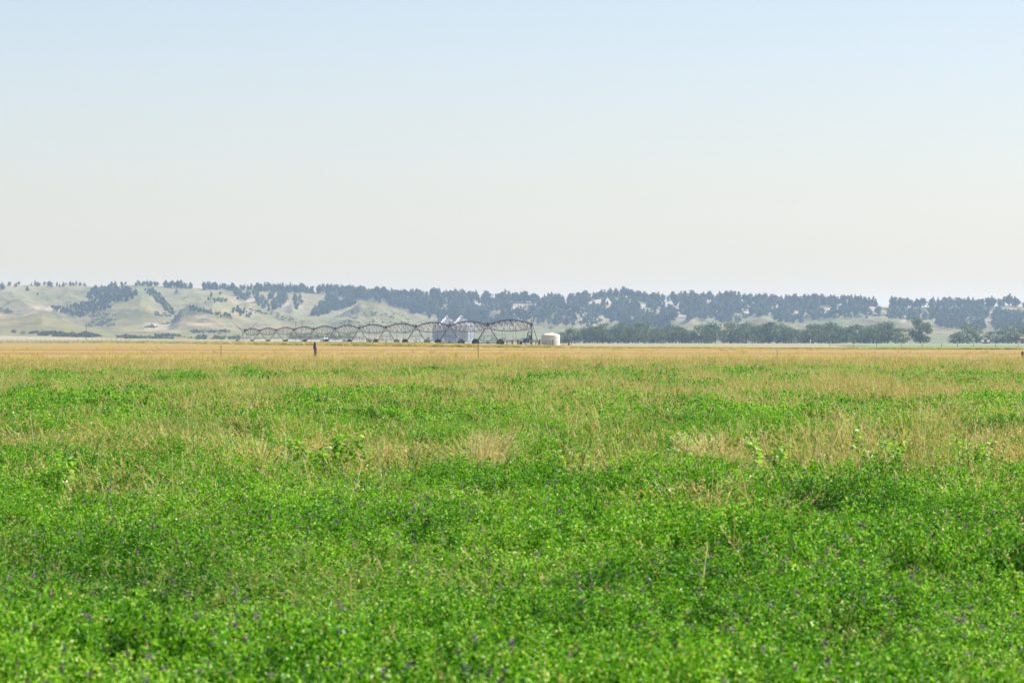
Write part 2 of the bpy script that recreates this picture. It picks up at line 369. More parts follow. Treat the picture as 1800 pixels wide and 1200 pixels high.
# ------------------------------------------------------------------ leaf cloud helpers
def leaf_quads(c, d, L, W, droop=None):
    """c centres (n,3), d unit directions (n,3), L, W lengths -> rhombus leaves"""
    n = len(c); r = rng.normal(size=(n, 3)); s = np.cross(d, r); s /= np.linalg.norm(s, axis=1)[:, None] + 1e-9
    L = np.broadcast_to(L, (n,))[:, None]; W = np.broadcast_to(W, (n,))[:, None]
    nrm = np.cross(d, s)
    v = np.stack([c - d * L / 2, c + s * W / 2 + nrm * W * .15, c + d * L / 2, c - s * W / 2 + nrm * W * .15], 1)
    return v.reshape(-1, 3), np.arange(4 * n).reshape(n, 4)
def unit(a): return a / (np.linalg.norm(a, axis=-1, keepdims=True) + 1e-9)
class Cloud:
    def __init__(s): s.v = []; s.f = []; s.m = []; s.t = []; s.n = 0
    def add(s, v, f, mi, t):
        s.v.append(v); s.f.append(f + s.n); s.m.append(np.full(len(f), mi)); s.t.append(np.broadcast_to(t, (len(f),))); s.n += len(v)
    def mesh(s, name, mats):
        return raw_mesh(name, np.concatenate(s.v), np.concatenate(s.f), mats, False, np.concatenate(s.m), np.concatenate(s.t))

def stems(base, tip, mid, r, k=4):
    """thin curved ribbons: base, tip (n,3); mid offset; 3-sided tubes flattened to crossed quads"""
    n = len(base); t = np.linspace(0, 1, k)[None, :, None]
    p = base[:, None] * (1 - t) ** 2 + 2 * mid[:, None] * t * (1 - t) + tip[:, None] * t ** 2
    out = []; fs = []; cnt = 0
    for ang in (0, pi / 2):
        o = np.array([math.cos(ang), math.sin(ang), 0]) * 1.0
        rr = np.linspace(1, .45, k)[None, :, None] * np.broadcast_to(r, (n,))[:, None, None]
        A = p - o * rr; B = p + o * rr
        v = np.stack([A, B], 2).reshape(n, 2 * k, 3)
        f = []
        for i in range(k - 1): f.append([2 * i, 2 * i + 1, 2 * i + 3, 2 * i + 2])
        f = np.array(f)[None] + (np.arange(n) * 2 * k)[:, None, None] + cnt
        out.append(v.reshape(-1, 3)); fs.append(f.reshape(-1, 4)); cnt += n * 2 * k
    return np.concatenate(out), np.concatenate(fs), p

def alfalfa_mesh(name, flowers, rad=.20, h=.42, ns=30, coarse=False):
    C = Cloud(); n = ns
    a = rng.random(n) * 2 * pi; rr = rad * np.sqrt(rng.random(n))
    base = np.stack([rr * .6 * np.cos(a), rr * .6 * np.sin(a), np.zeros(n)], 1)
    hh = h * (.72 + .38 * rng.random(n))
    tip = np.stack([rr * 1.35 * np.cos(a), rr * 1.35 * np.sin(a), hh], 1) + rng.normal(size=(n, 3)) * .02
    mid = (base + tip) / 2 + rng.normal(size=(n, 3)) * .03; mid[:, 2] = hh * .6
    v, f, p = stems(base, tip, mid, .0016, 5)
    C.add(v, f, 1, .5)
    # leaves along the stems, three leaflets on each node
    per = 66 if not coarse else 26
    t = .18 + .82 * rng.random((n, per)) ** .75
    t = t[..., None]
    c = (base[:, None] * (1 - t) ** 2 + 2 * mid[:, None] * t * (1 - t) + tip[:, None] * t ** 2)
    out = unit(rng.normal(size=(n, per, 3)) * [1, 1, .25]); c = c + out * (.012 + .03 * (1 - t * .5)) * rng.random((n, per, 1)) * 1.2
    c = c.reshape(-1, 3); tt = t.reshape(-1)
    Ls = []
    for k in range(3):
        d = unit(out.reshape(-1, 3) + rng.normal(size=(len(c), 3)) * [.7, .7, .55])
        L = (.011 + .011 * rng.random(len(c))) * (2.0 if coarse else 1)
        v, f = leaf_quads(c + d * L[:, None] * .5, d, L, L * .52)
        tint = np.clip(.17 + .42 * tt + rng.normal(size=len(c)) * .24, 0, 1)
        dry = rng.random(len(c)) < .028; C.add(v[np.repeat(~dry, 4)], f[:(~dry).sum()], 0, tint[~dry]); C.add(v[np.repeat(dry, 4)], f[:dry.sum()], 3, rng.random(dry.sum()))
    # flower heads: short blunt racemes
    for k in range(flowers):
        i = rng.integers(n); q = tip[i] + [0, 0, .008]
        m = 18; cc = q + rng.normal(size=(m, 3)) * [.006, .006, .007]
        v, f = leaf_quads(cc, unit(rng.normal(size=(m, 3))), .009, .006); C.add(v, f, 2, np.clip(rng.normal(size=m) * .22 + rng.random() * .8, 0, 1))
    return C.mesh(name, [M['alfalfa'], M['astem'], M['flower'], M['straw']])

def straw_mesh(name, n=16, h=.62, rad=.10, lean=.14, mat='straw', head=True, thick=.0017):
    C = Cloud(); a = rng.random(n) * 2 * pi; rr = rad * np.sqrt(rng.random(n))
    base = np.stack([rr * np.cos(a), rr * np.sin(a), np.zeros(n)], 1)
    hh = h * (.6 + .5 * rng.random(n)); common = rng.normal(size=2) * lean * .6
    tip = base + np.concatenate([rng.normal(size=(n, 2)) * lean + common + base[:, :2] * .9, hh[:, None]], 1)
    mid = base + (tip - base) * [.25, .25, .62]
    v, f, p = stems(base, tip, mid, thick * (.7 + .7 * rng.random(n)), 5); C.add(v, f, 0, np.tile(np.repeat(rng.random(n), 4), 2))
    if head:
        m = 9; t = (.82 + .18 * rng.random((n, m, 1))); c = base[:, None] * (1 - t) ** 2 + 2 * mid[:, None] * t * (1 - t) + tip[:, None] * t ** 2
        c = (c + rng.normal(size=c.shape) * [.007, .007, .006]).reshape(-1, 3)
        d = unit(np.repeat(unit(tip - mid), m, 0) + rng.normal(size=(len(c), 3)) * .35)
        v, f = leaf_quads(c, d, .026, .006); C.add(v, f, 0, np.clip(.65 + rng.normal(size=len(c)) * .2, 0, 1))
    m = 3; t = (.1 + .5 * rng.random((n, m, 1))); c = base[:, None] * (1 - t) ** 2 + 2 * mid[:, None] * t * (1 - t) + tip[:, None] * t ** 2
    c = c.reshape(-1, 3); d = unit(rng.normal(size=(len(c), 3)) * [1, 1, .35] + [0, 0, .55]); L = .12 + .12 * rng.random(len(c))
    v, f = leaf_quads(c + d * L[:, None] / 2, d, L, .006); C.add(v, f, 0, np.clip(.5 + rng.normal(size=len(c)) * .25, 0, 1))
    return C.mesh(name, [M[mat]])

def scatter(name, mat_protos, P, rot, scl, idx, label, cat):
    """one ground-cover object: instances of the prototype meshes on a cloud of real points"""
    pc = bpy.data.collections.new(name + '_kinds')
    for i, me in enumerate(mat_protos):
        o = bpy.data.objects.new('%s_kind_%02d' % (name, i), me); pc.objects.link(o)
    me = bpy.data.meshes.new(name); me.vertices.add(len(P)); me.vertices.foreach_set('co', np.asarray(P, np.float32).ravel())
    for nm, ty, arr, key in (('rot', 'FLOAT_VECTOR', rot, 'vector'), ('scl', 'FLOAT_VECTOR', scl, 'vector'), ('kind', 'INT', idx, 'value')):
        a = me.attributes.new(nm, ty, 'POINT'); a.data.foreach_set(key, np.asarray(arr, np.int32 if ty == 'INT' else np.float32).ravel())
    o = link(name, me); g = bpy.data.node_groups.new(name, 'GeometryNodeTree')
    g.interface.new_socket('Geometry', in_out='INPUT', socket_type='NodeSocketGeometry'); g.interface.new_socket('Geometry', in_out='OUTPUT', socket_type='NodeSocketGeometry')
    n = g.nodes; l = g.links; gi = n.new('NodeGroupInput'); go = n.new('NodeGroupOutput')
    ip = n.new('GeometryNodeInstanceOnPoints'); ip.inputs['Pick Instance'].default_value = True
    ci = n.new('GeometryNodeCollectionInfo'); ci.inputs['Collection'].default_value = pc; ci.inputs['Separate Children'].default_value = True; ci.inputs['Reset Children'].default_value = True
    def na(nm, t):
        a = n.new('GeometryNodeInputNamedAttribute'); a.data_type = t; a.inputs['Name'].default_value = nm; return a.outputs['Attribute']
    er = n.new('FunctionNodeEulerToRotation'); l.new(na('rot', 'FLOAT_VECTOR'), er.inputs[0])
    l.new(gi.outputs[0], ip.inputs['Points']); l.new(ci.outputs[0], ip.inputs['Instance']); l.new(na('kind', 'INT'), ip.inputs['Instance Index'])
    l.new(er.outputs[0], ip.inputs['Rotation']); l.new(na('scl', 'FLOAT_VECTOR'), ip.inputs['Scale']); l.new(ip.outputs[0], go.inputs[0])
    md = o.modifiers.new('plants', 'NODES'); md.node_group = g
    return tag(o, label, cat, kind='stuff')

def strip_points(y0, y1, dens, margin=2.5):
    """random points between two distances, as wide as the view plus a margin"""
    A = (y1 - y0) * (.127 * 2 * 1.06 * (y0 + y1) / 2 + 2 * margin); n = int(A * dens * 1.4)
    Y = y0 + (y1 - y0) * rng.random(n); half = .127 * 1.06 * Y + margin; hmax = half.max()
    keep = rng.random(n) < half / hmax * 1.0
    X = (rng.random(n) * 2 - 1) * half
    X = X[keep]; Y = Y[keep]; m = int(A * dens); return X[:m], Y[:m]

# density of dry grass and of alfalfa with distance and patch noise
def straw_want(X, Y):
    Yw = Y * (1 + .55 * (fbm(X * .22 + 11, Y * .05, 3) - .5) + .25 * (fbm(X * 1.1, Y * .3 + 70, 2) - .5))
    d = np.interp(Yw, [14, 26, 31, 36, 42, 50, 55, 62, 80, 92, 105, 130, 165, 200, 230, 300], [.45, .5, .8, 1.5, 2.4, 2.2, 1.0, .34, .5, 1.5, 1.9, 1.7, 1.9, 1.9, 1.3, 1])
    nz = fbm(X * 1.3 + 3, Y * .3, 4); nb = fbm(X * .10 + 40, Y * .06 + 8, 3)
    side = .88 + .55 * sstep(.01, .12, X / np.maximum(Y, 1)) * ((Y > 50) & (Y < 170))
    w_ = d * side * np.clip(.12 + 5.5 * (nz - .42), .08, 2.2) * (.55 + .85 * sstep(.35, .6, nb))
    for (px, dd, sx, sy, s) in SPOTS:
        cx = X2U(px) * dd; w_ = w_ + s * np.exp(-((X - cx) / sx) ** 2 - ((Y - dd) / sy) ** 2)
    return w_
SPOTS = [(845, 44, .20, .5, 1.6), (430, 43, .35, .9, .8), (1255, 45, .22, .6, 1.0), (690, 38, .25, .7, .5), (130, 50, .5, 1.2, .6), (300, 46, .4, 1.0, .6), (1490, 52, .2, .6, .7), (1090, 41, .3, .7, .5), (1700, 32, .3, .6, .5), (1500, 35, .25, .5, .5), (560, 47, .5, 1.0, .6), (1230, 31, .25, .6, .6), (380, 33, .2, .5, .4), (240, 29, .25, .5, .4), (960, 62, .4, 1.5, .6), (1780, 42, .4, .9, .8), (1650, 64, .4, 1.4, .5)]
def alf_height(X, Y):
    return (.56 + .86 * fbm(X * .6 + 7, Y * .3 + 3, 4)) * np.interp(Y, [0, 150, 200, 240], [1, 1, .8, .55])

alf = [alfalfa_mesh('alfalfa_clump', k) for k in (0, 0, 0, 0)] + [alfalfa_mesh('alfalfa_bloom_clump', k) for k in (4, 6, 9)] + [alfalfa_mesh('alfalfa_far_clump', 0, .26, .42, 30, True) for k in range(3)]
PX_, PY_, KI, SC = [], [], [], []
for (y0, y1, dens, kind) in [(12.5, 22, 15, 'n'), (22, 32, 13, 'n'), (32, 45, 11, 'n'), (45, 65, 8.5, 'n'), (65, 100, 6, 'f'), (100, 150, 3.6, 'f'), (150, 200, 2.4, 'f'), (200, 250, 1.3, 'f')]:
    X, Y = strip_points(y0, y1, dens)
    s_ = straw_want(X, Y); keep = rng.random(len(X)) > np.clip(s_ * .30 - .08, 0, .72) + sstep(150, 236, Y) * .9 * np.clip(fbm(X * .12, Y * .05 + 60, 4) * 3 - .7, 0, 1)
    X, Y = X[keep], Y[keep]
    k = rng.integers(0, 4, len(X)) if kind == 'n' else rng.integers(7, 10, len(X))
    if kind == 'n':
        fl = rng.random(len(X)) < np.clip(np.interp(Y, [13, 20, 30, 36, 44], [.8, .8, .7, .35, .06]) * sstep(.36, .6, fbm(X * .5 + 90, Y * .3, 3)) * 2, 0, .9); k[fl] = rng.integers(4, 7, fl.sum())
    PX_.append(X); PY_.append(Y); KI.append(k)
    SC.append(np.full(len(X), 1.0 if kind == 'n' else np.interp((y0 + y1) / 2, [80, 200], [1.15, 1.6])))
X = np.concatenate(PX_); Y = np.concatenate(PY_); K = np.concatenate(KI); S = np.concatenate(SC); n_ = len(X)
hs = alf_height(X, Y); P = np.stack([X, Y, ground_z(X, Y) - .01], 1)
rot = np.stack([rng.normal(size=n_) * .12, rng.normal(size=n_) * .12, rng.random(n_) * 6.28], 1)
sc3 = np.stack([S, S, hs * (.74 + .55 * rng.random(n_) ** 1.6)], 1)
scatter('alfalfa_field', alf, P, rot, sc3, K, 'green alfalfa with purple flower heads covering the foreground', 'alfalfa')

stw = [straw_mesh('straw_clump', 9, .62, .12, .11, thick=.0030) for k in range(4)] + [straw_mesh('leaning_straw_clump', 10, .62, .07, .24) for k in range(2)] + [straw_mesh('single_stalks', 3, .74, .16, .12, thick=.0034) for k in range(3)] + \
      [straw_mesh('dense_straw_far', 18, .55, .26, .10, thick=.005) for k in range(3)] + [straw_mesh('stubble_tuft', 30, .26, .25, .06, head=False, thick=.005) for k in range(2)]
PX_, PY_, KI, SC = [], [], [], []
for (y0, y1, dens, ks) in [(12.5, 34, 9, [0, 1, 4, 6, 7, 8]), (34, 66, 7, [0, 1, 2, 3, 4, 5, 6, 7, 8]), (66, 110, 8, [0, 1, 2, 3, 4, 6, 7, 9, 10]), (110, 165, 4.6, [0, 1, 9, 10, 11]), (165, 236, 2.6, [9, 10, 11]), (236, 300, .9, [9, 10, 11, 12, 13]), (300, 470, .35, [12, 13])]:
    X, Y = strip_points(y0, y1, dens, 3)
    s_ = straw_want(X, Y) if y1 <= 236 else (.6 + .6 * fbm(X * .06, Y * .03, 3)) * np.interp(Y, [236, 262, 300, 470], [1.2, .6, .12, .04])
    keep = rng.random(len(X)) < s_ * .62; X, Y = X[keep], Y[keep]
    PX_.append(X); PY_.append(Y); KI.append(rng.choice(ks, len(X))); SC.append(np.full(len(X), 1.0 if y1 < 236 else 1.1))
for (px, dd, sx, sy, s) in SPOTS:       # tight sheaves of pale stalks
    m = int(26 * s * sx / .3); X = X2U(px) * dd + rng.normal(size=m) * sx * .7; Y = dd + rng.normal(size=m) * sy * .6
    PX_.append(X); PY_.append(Y); KI.append(rng.choice([0, 1, 2, 3, 4, 5], m)); SC.append(np.full(m, 1.22))
X = np.concatenate(PX_); Y = np.concatenate(PY_); K = np.concatenate(KI); S = np.concatenate(SC); n_ = len(X)
P = np.stack([X, Y, ground_z(X, Y) - .01], 1)
rot = np.stack([rng.normal(size=n_) * .10, rng.normal(size=n_) * .10 + .03, rng.random(n_) * 6.28], 1)
zs = S * np.interp(Y, [18, 30, 38], [.58, .70, 1]) * (.66 + .5 * rng.random(n_) ** 1.5) * (.5 + 1.15 * fbm(X * .5, Y * .15, 3))
scatter('dry_grass', stw, P, rot, np.stack([S, S, zs], 1), K, 'straw coloured dry grass standing through the alfalfa and along its far edge', 'dry grass')

gg = [straw_mesh('green_blades', 10, .52, .10, .12, mat='ggrass') for k in range(4)]
PX_, PY_ = [], []
for (y0, y1, dens) in [(12.5, 34, 7), (34, 66, 5), (66, 120, 3.2), (120, 236, 1.4), (236, 275, .35)]:
    X, Y = strip_points(y0, y1, dens, 3); keep = rng.random(len(X)) < sstep(.35, .7, fbm(X * .3 + 50, Y * .12 + 4, 4)) * 1.2
    PX_.append(X[keep]); PY_.append(Y[keep])
X = np.concatenate(PX_); Y = np.concatenate(PY_); n_ = len(X); P = np.stack([X, Y, ground_z(X, Y) - .01], 1)
S = 1 + .5 * (Y > 100); scatter('green_grass', gg, P, np.stack([rng.normal(size=n_) * .1, rng.normal(size=n_) * .1, rng.random(n_) * 6.28], 1),
    np.stack([S, S, np.interp(Y, [18, 27, 36], [.78, .85, 1]) * (.8 + .4 * rng.random(n_))], 1), rng.integers(0, 4, n_), 'yellow green grass blades mixed into the alfalfa', 'grass')

# uncut margin of pale grass along the far edge of the stubble
m_ = 9000; Y = 450 + 1850 * rng.random(m_) ** 1.6; X = edge_x(Y) - .5 - 7 * rng.random(m_) * (Y / 600); ok = np.abs(X) < .135 * Y + 5; X, Y = X[ok], Y[ok]; n_ = len(X)
h_ = np.interp(X / Y, [-.13, -.03, .0, .03], [1.9, 2.0, 1.3, .7]) * (.6 + .7 * rng.random(n_)) * np.interp(Y, [450, 677, 1200, 2300], [.8, .95, 1.2, 1.6])
mg = [straw_mesh('margin_tuft', 60, .30, .5, .10, thick=.02) for k in range(3)] + [straw_mesh('green_margin_tuft', 60, .30, .5, .10, mat='ggrass', thick=.02) for k in range(1)]
scatter('margin_grass', mg, np.stack([X, Y, ground_z(X, Y) - .02], 1), np.stack([X * 0, X * 0, rng.random(n_) * 6.28], 1), np.stack([1.5 + X * 0, 1.5 + X * 0, h_], 1), rng.integers(0, 4, n_), 'pale uncut grass margin in front of the irrigator wheels', 'dry grass')
# conspicuous pale sheaves
def sheaf(px, dd, h, rad, n, lean, label, mat='straw'):
    if mat == 'straw': h *= .88; n = int(n * .6)
    X = float(X2U(px) * dd); z = float(ground_z(X, dd)); o = link('dry_grass_clump', straw_mesh('dry_grass_clump', n, h, rad, lean * 1.25, mat=mat, thick=.0030), None, (X, dd, z)); tag(o, label, 'grass clump', 'pale dry grass clumps')
sheaf(845, 43, .72, .13, 190, .10, 'palest and densest dry grass clump, just left of the middle of the field', 'pale_straw')
sheaf(1250, 44, .66, .12, 110, .11, 'pale dry grass clump right of centre, wide at its base', 'pale_straw')
sheaf(430, 41.5, .86, .20, 110, .08, 'upright golden grass clump left of the sprawling weed')
sheaf(175, 46, .84, .22, 80, .12, 'loose golden grass clump at the far left of the dry band')
sheaf(690, 41, .78, .18, 70, .16, 'thin leaning grass clump between the sprawling weed and the palest clump')
sheaf(1495, 50, .84, .12, 60, .14, 'small fan shaped orange grass clump above the bushy weed')
sheaf(1232, 31.5, .66, .13, 60, .10, 'low golden grass clump in front of the dry band right of centre')
sheaf(560, 48, .80, .24, 90, .12, 'broad straw clump behind the sprawling weed')
sheaf(1090, 42.5, .74, .14, 60, .14, 'small straw clump midway between the middle and the wide based clump')
sheaf(1470, 36, .66, .16, 70, .12, 'pale greyish grass clump left of the bushy weed')
# ------------------------------------------------------------------ broad-leaved weeds standing above the alfalfa
def weed(px, dd, h, spread, nst, label, leaf=.085, lean=0.0, dens=1.0):
    h *= 1.16; leaf *= .82; X = float(X2U(px) * dd); z = float(ground_z(X, dd)); root = empty('broad_leaf_weed', (X, dd, z)); tag(root, label, 'weed', 'broad leaved weeds in the alfalfa')
    C = Cloud(); mb = MB()
    for k in range(nst):
        a = rng.random() * 2 * pi; r = spread * (.35 + .65 * rng.random()); hh = h * (.72 + .35 * rng.random())
        b = np.array([math.cos(a) * .04, math.sin(a) * .04, 0]); t = np.array([math.cos(a) * r + lean * h, math.sin(a) * r * .8, hh]); m = (b + t) / 2; m[2] = hh * .85
        pts = [b * (1 - s) ** 2 + 2 * m * s * (1 - s) + t * s ** 2 for s in np.linspace(0, 1, 7)]
        mb.tube(pts, list(np.linspace(.005, .0022, 7)), 5)
        nl = int(30 * dens)
        for s in np.linspace(.3, 1, nl):
            c = b * (1 - s) ** 2 + 2 * m * s * (1 - s) + t * s ** 2
            aa = rng.random() * 2 * pi; d = np.array([math.cos(aa), math.sin(aa), rng.normal() * .35 - .05]); d /= np.linalg.norm(d)
            L = leaf * (.65 + .6 * rng.random()) * (1.1 - .35 * s); W = L * .62
            sd_ = np.cross(d, [0, 0, 1.0]); sd_ /= np.linalg.norm(sd_); sd_ = sd_ * math.cos(.4 * rng.normal()) + np.array([0, 0, 1]) * .5 * rng.normal(); sd_ /= np.linalg.norm(sd_)
            up = np.cross(sd_, d); c0 = c + d * .02
            # pointed oval leaf folded along its midrib: six quads
            q = []
            for (t0, w0) in ((0, .02), (.3, .46), (.62, .42), (1, .02)):
                q.append([c0 + d * L * t0 + sd_ * W * w0 + up * L * (.10 * w0 - .12 * t0 * t0), c0 + d * L * t0 - up * L * .12 * t0 * t0, c0 + d * L * t0 - sd_ * W * w0 + up * L * (.10 * w0 - .12 * t0 * t0)])
            v = np.array(q).reshape(-1, 3); f = []
            for i in range(3):
                for j in range(2): f.append([i * 3 + j, i * 3 + j + 1, i * 3 + j + 4, i * 3 + j + 3])
            C.add(v, np.array(f), 0, float(np.clip(.5 + rng.normal() * .24, 0, 1)))
    mb.build('stem', M['weedstem'], root); link('foliage', C.mesh('weed_leaves', [M['weed']]), root)
WE = [(575, 40.5, .62, .66, 17, 'wide sprawling broad leaved weed with arching dark stems, left of the pale straw sheaf', .10, 0, 1.5),
      (440, 41.5, .62, .35, 4, 'weed with one long dark stem leaning right beside the tan straw clump', .07, .25, .6),
      (903, 42, .60, .12, 3, 'small weed with white shining leaves just right of the pale straw sheaf', .08, 0, .9),
      (1000, 41, .56, .32, 9, 'low lime green weed near the middle of the field', .075, 0, 1.2),
      (1190, 43, .58, .15, 2, 'thin upright weed in front of the straw clump right of centre', .07, 0, .7),
      (1345, 41, .58, .30, 8, 'bright green weed with flat leaves right of centre', .09, 0, 1.1),
      (1570, 45, .56, .16, 3, 'tallest thin weed reaching above the alfalfa at right', .085, 0, .7),
      (1545, 42, .64, .42, 12, 'bushy weed with glossy leaves below the tallest thin weed', .08, 0, 1.2),
      (1700, 40, .64, .36, 16, 'dark dense weed bush near the right edge', .06, 0, 2.0),
      (95, 35, .62, .22, 5, 'large leaved pale green weed near the left edge', .11, 0, .9),
      (690, 43, .48, .2, 4, 'small dull weed between the sprawling weed and the pale straw sheaf', .06, 0, .9),
      (1440, 33, .52, .22, 5, 'yellow green weed in the flowering alfalfa at lower right', .07, 0, 1.2)]
for a_ in WE: weed(*a_)

# ------------------------------------------------------------------ trees
def crown_cloud(C, lobes, nleaf, size, mi=0, flat=.5):
    """lobes: (x,y,z,rx,ry,rz); leaf clumps spread through each lobe, denser to the outside"""
    vol = np.array([a[3] * a[4] * a[5] for a in lobes]); cnt = np.maximum(6, (nleaf * vol ** .75 / (vol ** .75).sum()).astype(int))
    for a, m in zip(lobes, cnt):
        d = unit(rng.normal(size=(m, 3))); r = rng.random((m, 1)) ** .42 * (1 + .12 * rng.normal(size=(m, 1)))
        c = np.array(a[:3]) + d * r * np.array(a[3:6]); dirn = unit(d * .6 + rng.normal(size=(m, 3)) * [1, 1, flat])
        L = size * (.6 + .8 * rng.random(m)); v, f = leaf_quads(c, dirn, L, L * .75)
        C.add(v, f, mi, np.clip(.5 + rng.normal(size=m) * .2 + (rng.random() - .5) * .5, 0, 1))
def pine_variant(h, kind):
    C = Cloud(); tb = MB(); tb.tube([(0, 0, -.6), (.1, 0, h * .5), (0, .05, h * .93)], [.22, .15, .05], 5)
    lobes = []; w_ = h * (.27 if kind == 0 else .33 if kind == 1 else .23)
    k = 6 + rng.integers(4)
    for i in range(k):
        t = i / (k - 1); z = h * (.20 + .72 * t) if kind != 1 else h * (.34 + .54 * t)
        r = w_ * ((1.08 - t) ** .7 if kind != 1 else (1 - abs(t - .45) * .9)) * (.7 + .5 * rng.random())
        a = rng.random() * 6.28; o_ = w_ * .38 * rng.random()
        lobes.append((math.cos(a) * o_, math.sin(a) * o_, z, r, r, h * .085 * (1 + .5 * rng.random())))
    crown_cloud(C, lobes, 420, 1.0)
    C2 = Cloud(); v = np.array(tb.v); f4 = [q for q in tb.f if len(q) == 4]; C.add(v, np.array(f4), 1, .5)
    return C.mesh('pine_tree', [M['pine'], M['bark']])
PV = [pine_variant(10, k % 3) for k in range(9)]

# where the slopes carry pines, traced as rows of the photograph: polygon (list of points), tree count, size
def inpoly(x, y, poly):
    c = False; j = len(poly) - 1
    for i in range(len(poly)):
        xi, yi = poly[i]; xj, yj = poly[j]
        if (yi > y) != (yj > y) and x < (xj - xi) * (y - yi) / (yj - yi + 1e-9) + xi: c = not c
        j = i
    return c
pines = []     # (X, Y, z, height, zone)
def add_pine(x, y, hpx, zone):
    X, Y, z = place(x, y)
    h = hpx * Y / F; pines.append((X, Y, z - .3, h, zone, hpx))
SK = [(-150, 56, .35, 8), (56, 150, .8, 8), (150, 185, .0, 0), (185, 282, .55, 9), (284, 460, 1.1, 12), (460, 560, 1.2, 14), (560, 800, 1.25, 16), (800, 1000, 1.0, 17), (1000, 1240, 1.0, 17), (1240, 1540, 1.1, 17), (1545, 1560, .1, 8), (1560, 1700, .9, 17), (1700, 1950, .8, 18)]
TRUNK_GAPS = [(34, 55), (5, 8), (163, 184), (279, 284), (1541, 1549)]
for x0, x1, dn, hp in SK:
    for i in range(int((x1 - x0) * dn * .42)):
        x = x0 + (x1 - x0) * rng.random()
        if any(a < x < b for a, b in TRUNK_GAPS): continue
        c = int(np.clip(np.searchsorted(U, float(X2U(x))), 0, nc - 1)); top = ROWS[:, c].min()
        hh = hp * (.62 + .5 * rng.random() + .25 * float(vn(x * .035, 3.)))
        X, Y, z = place(x, top + .4 + 2.5 * rng.random()); pines.append((X, Y, z - .3, hh * Y / F, 'rim', hh))
POLY = [([(150, 522), (162, 508), (195, 506), (232, 508), (243, 515), (238, 523), (215, 529), (195, 531), (180, 534), (165, 527)], 260, 9, 'draw left of the cone hill'),
 ([(88, 538), (112, 540), (150, 531), (185, 530), (195, 540), (170, 548), (140, 557), (115, 551), (95, 545)], 260, 7, 'rocky draw on the left hills'),
 ([(254, 510), (262, 507), (280, 516), (290, 528), (300, 540), (308, 546), (304, 552), (290, 545), (275, 530)], 110, 8, 'gully right of the cone hill'),
 ([(326, 538), (345, 540), (380, 548), (410, 555), (410, 560), (370, 552), (335, 545)], 80, 6, 'gully right of the cone hill'),
 ([(355, 530), (375, 522), (395, 524), (402, 531), (380, 532), (360, 534)], 22, 7, 'gully right of the cone hill'),
 ([(412, 512), (460, 513), (462, 530), (440, 525), (420, 530)], 30, 13, 'middle slopes'), ([(480, 516), (506, 516), (508, 530), (480, 545), (460, 545), (452, 532)], 60, 12, 'middle slopes'),
 ([(515, 523), (527, 520), (530, 535), (520, 545)], 12, 13, 'middle slopes'), ([(560, 535), (585, 530), (620, 527), (625, 535), (590, 545), (560, 555), (545, 553)], 240, 10, 'middle slopes'),
 ([(400, 545), (425, 543), (445, 553), (440, 558), (405, 553)], 22, 8, 'middle slopes'),
 ([(566, 516), (700, 522), (820, 526), (860, 570), (800, 570), (765, 562), (728, 548), (680, 530), (640, 524), (580, 528)], 420, 16, 'wooded middle slopes'),
 ([(820, 526), (960, 532), (1060, 530), (1060, 552), (1000, 545), (960, 556), (930, 566), (860, 571)], 230, 15, 'rocky slopes right of the bins'),
 ([(930, 555), (1000, 550), (1050, 560), (1045, 575), (980, 572), (945, 566)], 45, 15, 'rocky slopes right of the bins'),
 ([(1020, 530), (1200, 527), (1240, 530), (1240, 560), (1185, 560), (1180, 575), (1090, 572), (1060, 555)], 330, 16, 'wooded right slopes'),
 ([(1200, 525), (1400, 532), (1540, 540), (1545, 552), (1500, 552), (1470, 552), (1400, 565), (1360, 562), (1330, 552), (1290, 566), (1240, 562)], 400, 16, 'wooded right slopes'),
 ([(1430, 556), (1500, 545), (1520, 555), (1480, 558), (1420, 565)], 40, 8, 'wooded right slopes'),
 ([(1545, 545), (1800, 545), (1900, 545), (1900, 576), (1700, 577), (1660, 572), (1610, 562), (1560, 556)], 430, 16, 'wooded slopes far right')]
for poly, cnt, hp, zone in POLY:
    xs = [p[0] for p in poly]; ys = [p[1] for p in poly]; k = 0; tries = 0
    while k < cnt and tries < cnt * 12:
        tries += 1; x = min(xs) + (max(xs) - min(xs)) * rng.random(); y = min(ys) + (max(ys) - min(ys)) * rng.random()
        if not inpoly(x, y, poly): continue
        if hp > 12 and float(fbm(np.array(x * .045), np.array(y * .11), 3)) < .40: continue
        add_pine(x, y + hp * .3, hp * (.6 + .6 * rng.random()), zone); k += 1
